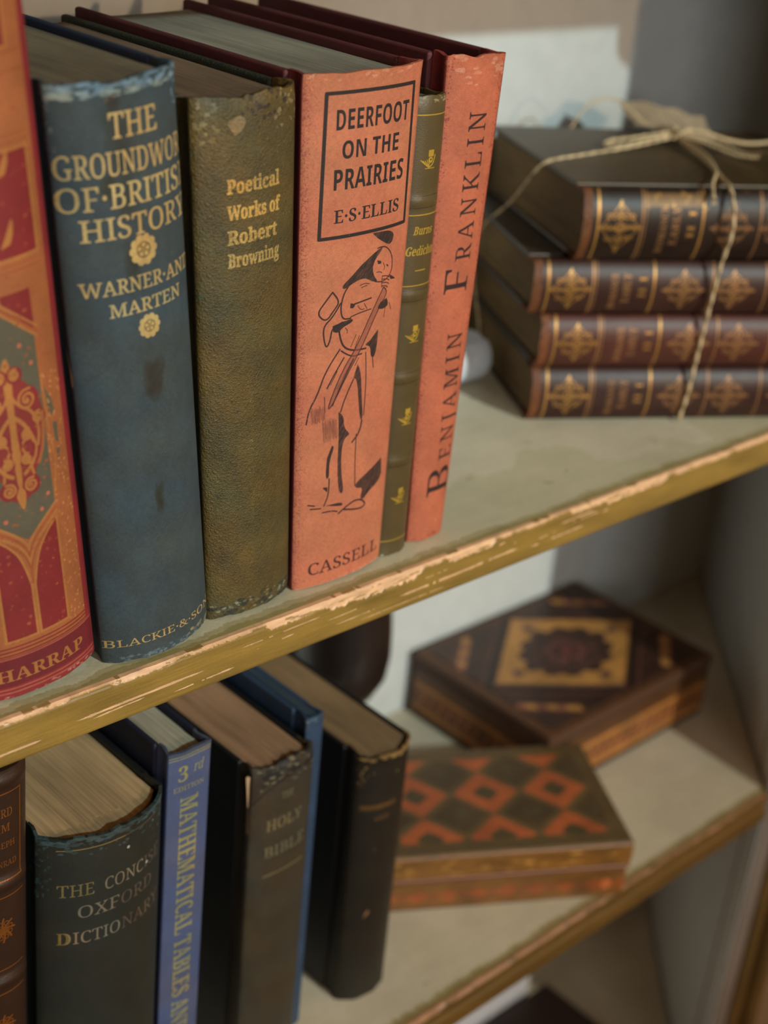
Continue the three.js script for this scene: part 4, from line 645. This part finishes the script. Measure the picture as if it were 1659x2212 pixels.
function edgeTextures(h, sd) {
  const old = seed; seed = sd + 5; const W = 2048, H = 96, mm = EDGEL * 1000 / W, c = document.createElement('canvas'), cb = document.createElement('canvas'); c.width = cb.width = W; c.height = cb.height = H; const g = c.getContext('2d'), gb = cb.getContext('2d');
  const im = g.createImageData(W, H), ib = g.createImageData(W, H), d = im.data, e = ib.data;
  const SCR = [[0.222, 0.276, 9.6, 0.7], [0.229, 0.25, 11.2, 0.4], [0.292, 0.331, 5.6, 0.35], [0.3, 0.318, 8.6, 0.4], [0.338, 0.36, 11.6, 0.3], [0.334, 0.352, 8.2, 0.3], [0.372, 0.42, 9.8, 0.8], [0.415, 0.443, 9.2, 0.85], [0.45, 0.488, 10.6, 0.6], [0.456, 0.468, 8, 0.5], [0.47, 0.494, 4.6, 0.55], [0.478, 0.498, 6.2, 0.45], [0.43, 0.434, 3.6, 0.7], [0.44, 0.441, 5.6, 0.5], [0.18, 0.21, 12, 0.7], [0.5, 0.504, 6.6, 0.5], [0.386, 0.4, 6, 0.3], [0.262, 0.29, 13.2, 0.4], [0.352, 0.4, 13.8, 0.3]];
  for (let y = 0; y < H; y++) for (let x = 0; x < W; x++) {
    const X = EDGE0 + x * mm / 1000, Y = y / H * h * 1000, k = (y * W + x) * 4; // Y mm below the top
    const n = look(NA, x * 0.5 + sd, Y * 9) - 0.5, f = look(NC, x * 1.3, y * 3) - 0.5, s = look(NB, x * 0.12 + sd, y * 2.2) - 0.5, v = 1 + n * 0.34 + f * 0.1 + s * 0.16;
    let r = 136 * v, gg = 108 * v, b = 50 * v, bp = 150 + s * 60 + n * 30, w = 0;
    const cd = chipDepth(X, sd) + 0.4 * f; if (Y < cd) w = Y > cd - 0.35 ? 0.75 : 1; if (w && look(NB, x * 0.25, y * 1.4 + sd) > 0.64) w *= 0.25;
    for (const [a, q, yy, wd] of SCR) { const XX = sd ? X + 0.13 : X, u = (XX - a) / (q - a); if (u > 0 && u < 1) { const mid = yy + 0.5 * (look(NB, x * 0.1, yy) - 0.5) - u * 0.5, t = Math.abs(Y - mid) / (wd * (0.35 + 0.9 * look(NC, x * 0.35, yy * 9)) * Math.min(1, Math.min(u, 1 - u) * 9)); if (t < 1 && look(NC, x * 0.22 + yy, yy) > 0.36) w = Math.max(w, t < 0.6 ? 0.95 : 0.5); } }
    if (look(NC, x * 0.9 + 31, y * 2.7 + sd) > 0.86) w = Math.max(w, 0.4);
    const cw = 1 + (look(NB, x * 0.3, y) - 0.5) * 0.3; r += (216 * cw - r) * w; gg += (172 * cw - gg) * w; b += (132 * cw - b) * w; bp -= w * 110;
    d[k] = clamp(r, 0, 255); d[k + 1] = clamp(gg, 0, 255); d[k + 2] = clamp(b, 0, 255); d[k + 3] = 255; e[k] = e[k + 1] = e[k + 2] = clamp(bp, 0, 255); e[k + 3] = 255;
  }
  g.putImageData(im, 0, 0); gb.putImageData(ib, 0, 0); seed = old;
  const mk = (cc, srgb) => { const t = new THREE.CanvasTexture(cc); if (srgb) t.colorSpace = THREE.SRGBColorSpace; t.wrapS = THREE.MirroredRepeatWrapping; t.anisotropy = 8; return t; };
  return [mk(c, true), mk(cb, false)];
}
const caseG = thing('bookcase', 'built-in bookcase with cream shelves, chipped olive gold front edges and a slanting right side', 'bookcase');
function shelf(yTop, h, sd, groovedDim) {
  const g = prism([[XL, -0.0022], [XJ - 0.001, -0.0022], [XJ + DEEP - 0.003, -DEEP + 0.0005], [XL, -DEEP + 0.0005]], yTop - h, h), p = g.attributes.position, a = [];
  for (let i = 0; i < p.count; i++) a.push((p.getX(i) - 0.16) / TOPX, 1 - (1 - (p.getZ(i) + 0.26) / TOPZ) - 0 + 0);
  for (let i = 0; i < a.length; i += 2) a[i + 1] = clamp((a[i + 1]), 0, 1);
  g.setAttribute('uv', new THREE.Float32BufferAttribute(a, 2));
  const s = part('shelf', g, new THREE.MeshStandardMaterial({ color: groovedDim ? new THREE.Color(0.9, 0.83, 0.78) : new THREE.Color(1, 0.985, 0.95), map: topTexture(sd), roughness: 0.5, bumpMap: rep(PLAIN, 6, 3), bumpScale: 0.0002 }), caseG);
  const L = XJ - XL - 0.0005, e = new THREE.BoxGeometry(L, h, 0.0034, 1300, 18, 2), q = e.attributes.position; e.translate(XL + L / 2, yTop - h / 2, -0.0005);
  const [m, b] = edgeTextures(h, sd > 400 ? 61 : 0), u = [];
  for (let i = 0; i < q.count; i++) {
    const x = q.getX(i), y = q.getY(i), z = q.getZ(i), below = (yTop - y) * 1000, cd = chipDepth(x, sd > 400 ? 61 : 0);
    u.push((x - EDGE0) / EDGEL, clamp(1 - (yTop - y) / h, 0.005, 0.995));
    if (z > 0) { let dz = below < cd ? -0.0006 * clamp((cd - below) / 0.5) : 0; if (below < 0.01) dz -= 0.0006 + 0.0005 * look(NC, x * 1500, 4); if (below > h * 1000 - 0.01) dz -= 0.0007; if (groovedDim) { const t = (below - h * 420) / 1.7; dz -= 0.0016 * Math.exp(-t * t); } q.setZ(i, z + dz); }
    if (below < 0.01) q.setY(i, y + 0.00025 - 0.0005 * look(NB, x * 1100, 5));
  }
  e.setAttribute('uv', new THREE.Float32BufferAttribute(u, 2)); e.computeVertexNormals();
  part('edge_strip', e, new THREE.MeshPhysicalMaterial({ color: groovedDim ? new THREE.Color(0.4, 0.33, 0.29) : new THREE.Color(0.92, 0.9, 0.86), map: m, bumpMap: b, bumpScale: 0.0005, roughness: 0.42, clearcoat: 0.25, clearcoatRoughness: 0.35 }), s, 'olive gold front edge chipped to pale wood');  // lower edges: same paint darkened by tint, for the weaker light there
}
shelf(0, 0.017, 301, false); shelf(LOW, 0.0215, 451, true); shelf(-0.56, 0.0232, 477, true); shelf(0.264, 0.017, 503, false);
part('back_panel', slab(1.62, 1.62, 0.01, 0.001, 0.16, -0.21, -DEEP - 0.0055), PAINT, caseG);
part('side_panel', prism([[XJ, 0], [XJ + 0.0187, 0], [XJ + 0.0187 + DEEP, -DEEP], [XJ + DEEP, -DEEP]], -1, 1.6), PAINT, caseG);
part('side_panel', slab(0.02, 1.6, DEEP, 0.001, XL - 0.01, -0.2, -DEEP / 2), PAINT, caseG);
part('top_board', slab(XJ - XL + 0.2, 0.02, DEEP + 0.004, 0.002, (XJ + XL) / 2, 0.61, -DEEP / 2), PAINT, caseG);
part('plinth', slab(XJ - XL, 0.4, 0.02, 0.002, (XJ + XL) / 2, -0.795, -0.012), PAINT, caseG);
part('dimmed_end_strip', slab(0.0176, 1.56, 0.0012, 0.0004, XJ + 0.0096, -0.2, 0.0007), new THREE.MeshStandardMaterial({ color: col(124, 112, 104), map: rep(MOTTLE, 9, 9), roughness: 0.8 }), caseG, 'strip added over the slanting side end, taupe in place of dimmer light');  // added strip, coloured dark to imitate weaker light on the panel end
const GILT = new THREE.MeshPhysicalMaterial({ color: col(104, 80, 42), map: rep(MOTTLE, 9, 9), roughness: 0.42, clearcoat: 0.2, bumpMap: rep(PLAIN, 12, 12), bumpScale: 0.0003 });
for (const [x0, s] of [[XJ + 0.0189, 1], [XL - 0.001, -1]]) { // beaded front stiles
  const pts = [[0, -0.02], [0, 0]], bead = (c, r) => { for (let i = 0; i <= 10; i++) { const a = Math.PI * (1 - i / 10); pts.push([c + Math.cos(a) * r, 0.001 + Math.sin(a) * r * 0.9]); } };
  bead(0.0062, 0.0055); pts.push([0.0125, -0.004], [0.019, -0.005], [0.024, -0.004]); bead(0.032, 0.007); pts.push([0.04, -0.002], [0.0425, 0.001], [0.0425, -0.02]);
  part('stile', prism(pts.map(([a, b]) => [x0 + s * a, b]), -1, 1.6), GILT, caseG);
}
{ // small rounded block under the top shelf at the right side
  const sh = new THREE.Shape(); sh.moveTo(0, 0); sh.lineTo(-0.0145, 0); sh.lineTo(-0.0145, -0.009); sh.quadraticCurveTo(-0.0135, -0.0185, -0.004, -0.021); sh.quadraticCurveTo(0, -0.0225, 0, -0.026); sh.closePath();
  const g = new THREE.ExtrudeGeometry(sh, { depth: 0.012, bevelEnabled: true, bevelSize: 0.0006, bevelThickness: 0.0006, bevelSegments: 2 }); g.translate(XJ - 0.0008, 0.2465, -0.014); part('bracket', g, PAINT, caseG);
}
// ---------------------------------------------------------------- the room
const WALL = new THREE.MeshStandardMaterial({ color: col(212, 190, 160), map: rep(SOFT, 2, 2), roughness: 0.9 });
const plain = (w, h, d, x, y, z) => { const g = new THREE.BoxGeometry(w, h, d); g.translate(x, y, z); return g; };
struct('wall_back', plain(4.6, 2.7, 0.1, 0.1, 0.3, -0.29), WALL);
struct('wall_pier', plain(1.3, 2.6, 0.19, 0.8 + 0.66 + 0.155, 0.3, -0.142), WALL);
struct('wall_left', plain(0.1, 2.7, 3.7, -2.25, 0.3, 1.5), WALL);
struct('wall_right', plain(0.1, 2.7, 3.7, 2.32, 0.3, 1.5), WALL);
struct('wall_front', plain(4.6, 2.7, 0.1, 0.1, 0.3, 3.35), WALL);
struct('ceiling', plain(4.7, 0.1, 3.8, 0.03, 1.65, 1.5), WALL);
struct('floor', plain(4.7, 0.1, 3.8, 0.03, -1.05, 1.5), new THREE.MeshStandardMaterial({ color: col(132, 98, 66), map: rep(MOTTLE, 2, 2), roughness: 0.6 }));
const METAL = new THREE.MeshStandardMaterial({ color: col(60, 60, 62), roughness: 0.4, metalness: 0.7 });
const lathe = (q, n = 32) => new THREE.LatheGeometry(q.map(([x, y]) => new THREE.Vector2(x, y)), n);
{ // cool ceiling spot
  const L = LAMP.cool, t = thing('spot_lamp', 'small cool white spot lamp hanging from the ceiling opposite the bookcase', 'lamp');
  const head = part('lamp_head', lathe([[0.0001, -0.085], [0.03, -0.08], [0.042, -0.06], [0.05, 0.0], [0.047, 0.0], [0.038, -0.05], [0.0001, -0.05]]), METAL, t);
  part('glass', new THREE.CylinderGeometry(0.036, 0.036, 0.004, 32).translate(0, -0.03, 0), new THREE.MeshStandardMaterial({ color: 0x222222, emissive: L.color, emissiveIntensity: 6 }), t);
  part('stem', new THREE.CylinderGeometry(0.008, 0.008, 0.18, 16).translate(0, -0.17, 0), METAL, t);
  const pos = new THREE.Vector3(...L.pos), aim = new THREE.Vector3(0.44, 0.04, -0.1), dir = aim.clone().sub(pos).normalize();
  t.quaternion.setFromUnitVectors(new THREE.Vector3(0, 1, 0), dir); t.position.copy(pos);
  const s = new THREE.SpotLight(L.color, L.power, 0, 0.235, 0.9, 2); s.position.copy(pos).addScaledVector(dir, 0.01); s.target.position.copy(aim); scene.add(s, s.target);
  s.castShadow = true; s.shadow.mapSize.set(2048, 2048); s.shadow.bias = -0.0004; s.shadow.radius = 2; s.shadow.camera.near = 0.1; s.shadow.camera.far = 6;
}
{ // warm pendant bulb
  const L = LAMP.warm, t = thing('pendant_lamp', 'warm bare bulb pendant lamp hanging in front of the bookcase', 'lamp');
  t.position.set(...L.pos);
  part('bulb', new THREE.SphereGeometry(0.035, 32, 20), new THREE.MeshStandardMaterial({ color: 0x332211, emissive: L.color, emissiveIntensity: 5 }), t);
  part('socket', lathe([[0.0001, 0.03], [0.02, 0.03], [0.02, 0.075], [0.006, 0.085], [0.0001, 0.085]]), METAL, t);
  part('cord', new THREE.CylinderGeometry(0.003, 0.003, 1.6 - L.pos[1] - 0.084, 10).translate(0, (1.6 - L.pos[1] + 0.084) / 2, 0), METAL, t);
  const p = new THREE.PointLight(L.color, L.power, 0, 2); p.position.set(...L.pos); p.castShadow = true; p.shadow.mapSize.set(1024, 1024); p.shadow.radius = 1.7; p.shadow.bias = -0.002; scene.add(p);
}
{ // daylight window in the wall opposite
  const L = LAMP.window, x = -1.0, y = 0.72, w = 1.4, h = 1.2, z = 3.3;
  const f = mergeGeometries([plain(w + 0.12, 0.06, 0.05, x, y + h / 2 + 0.03, z - 0.01), plain(w + 0.12, 0.06, 0.05, x, y - h / 2 - 0.03, z - 0.01), plain(0.06, h, 0.05, x - w / 2 - 0.03, y, z - 0.01), plain(0.06, h, 0.05, x + w / 2 + 0.03, y, z - 0.01)]);
  const win = struct('window_1', f, PAINT);
  part('window_pane', plain(w, h, 0.006, x, y, z - 0.004), new THREE.MeshStandardMaterial({ color: 0x223344, emissive: L.color, emissiveIntensity: 1.5 }), win);
  const r = new THREE.RectAreaLight(L.color, L.power, w, h); r.position.set(x, y, z - 0.012); r.lookAt(x, y, -5); scene.add(r);
}
{ // unseen counter, added to keep the window's light off the lowest shelves
  const t = thing('added_counter', 'unseen dark wooden counter added to shade the lowest shelves from the window', 'counter'), m = new THREE.MeshStandardMaterial({ color: col(84, 58, 40), map: rep(MOTTLE, 3, 3), roughness: 0.6 });
  part('body', slab(2.2, 0.92, 0.46, 0.004, 0, 0.46, 0), m, t); part('counter_top', slab(2.26, 0.04, 0.52, 0.008, 0, 0.94, 0), m, t); t.position.set(-0.5, -1, 1.4);
}
renderer.render(scene, camera);
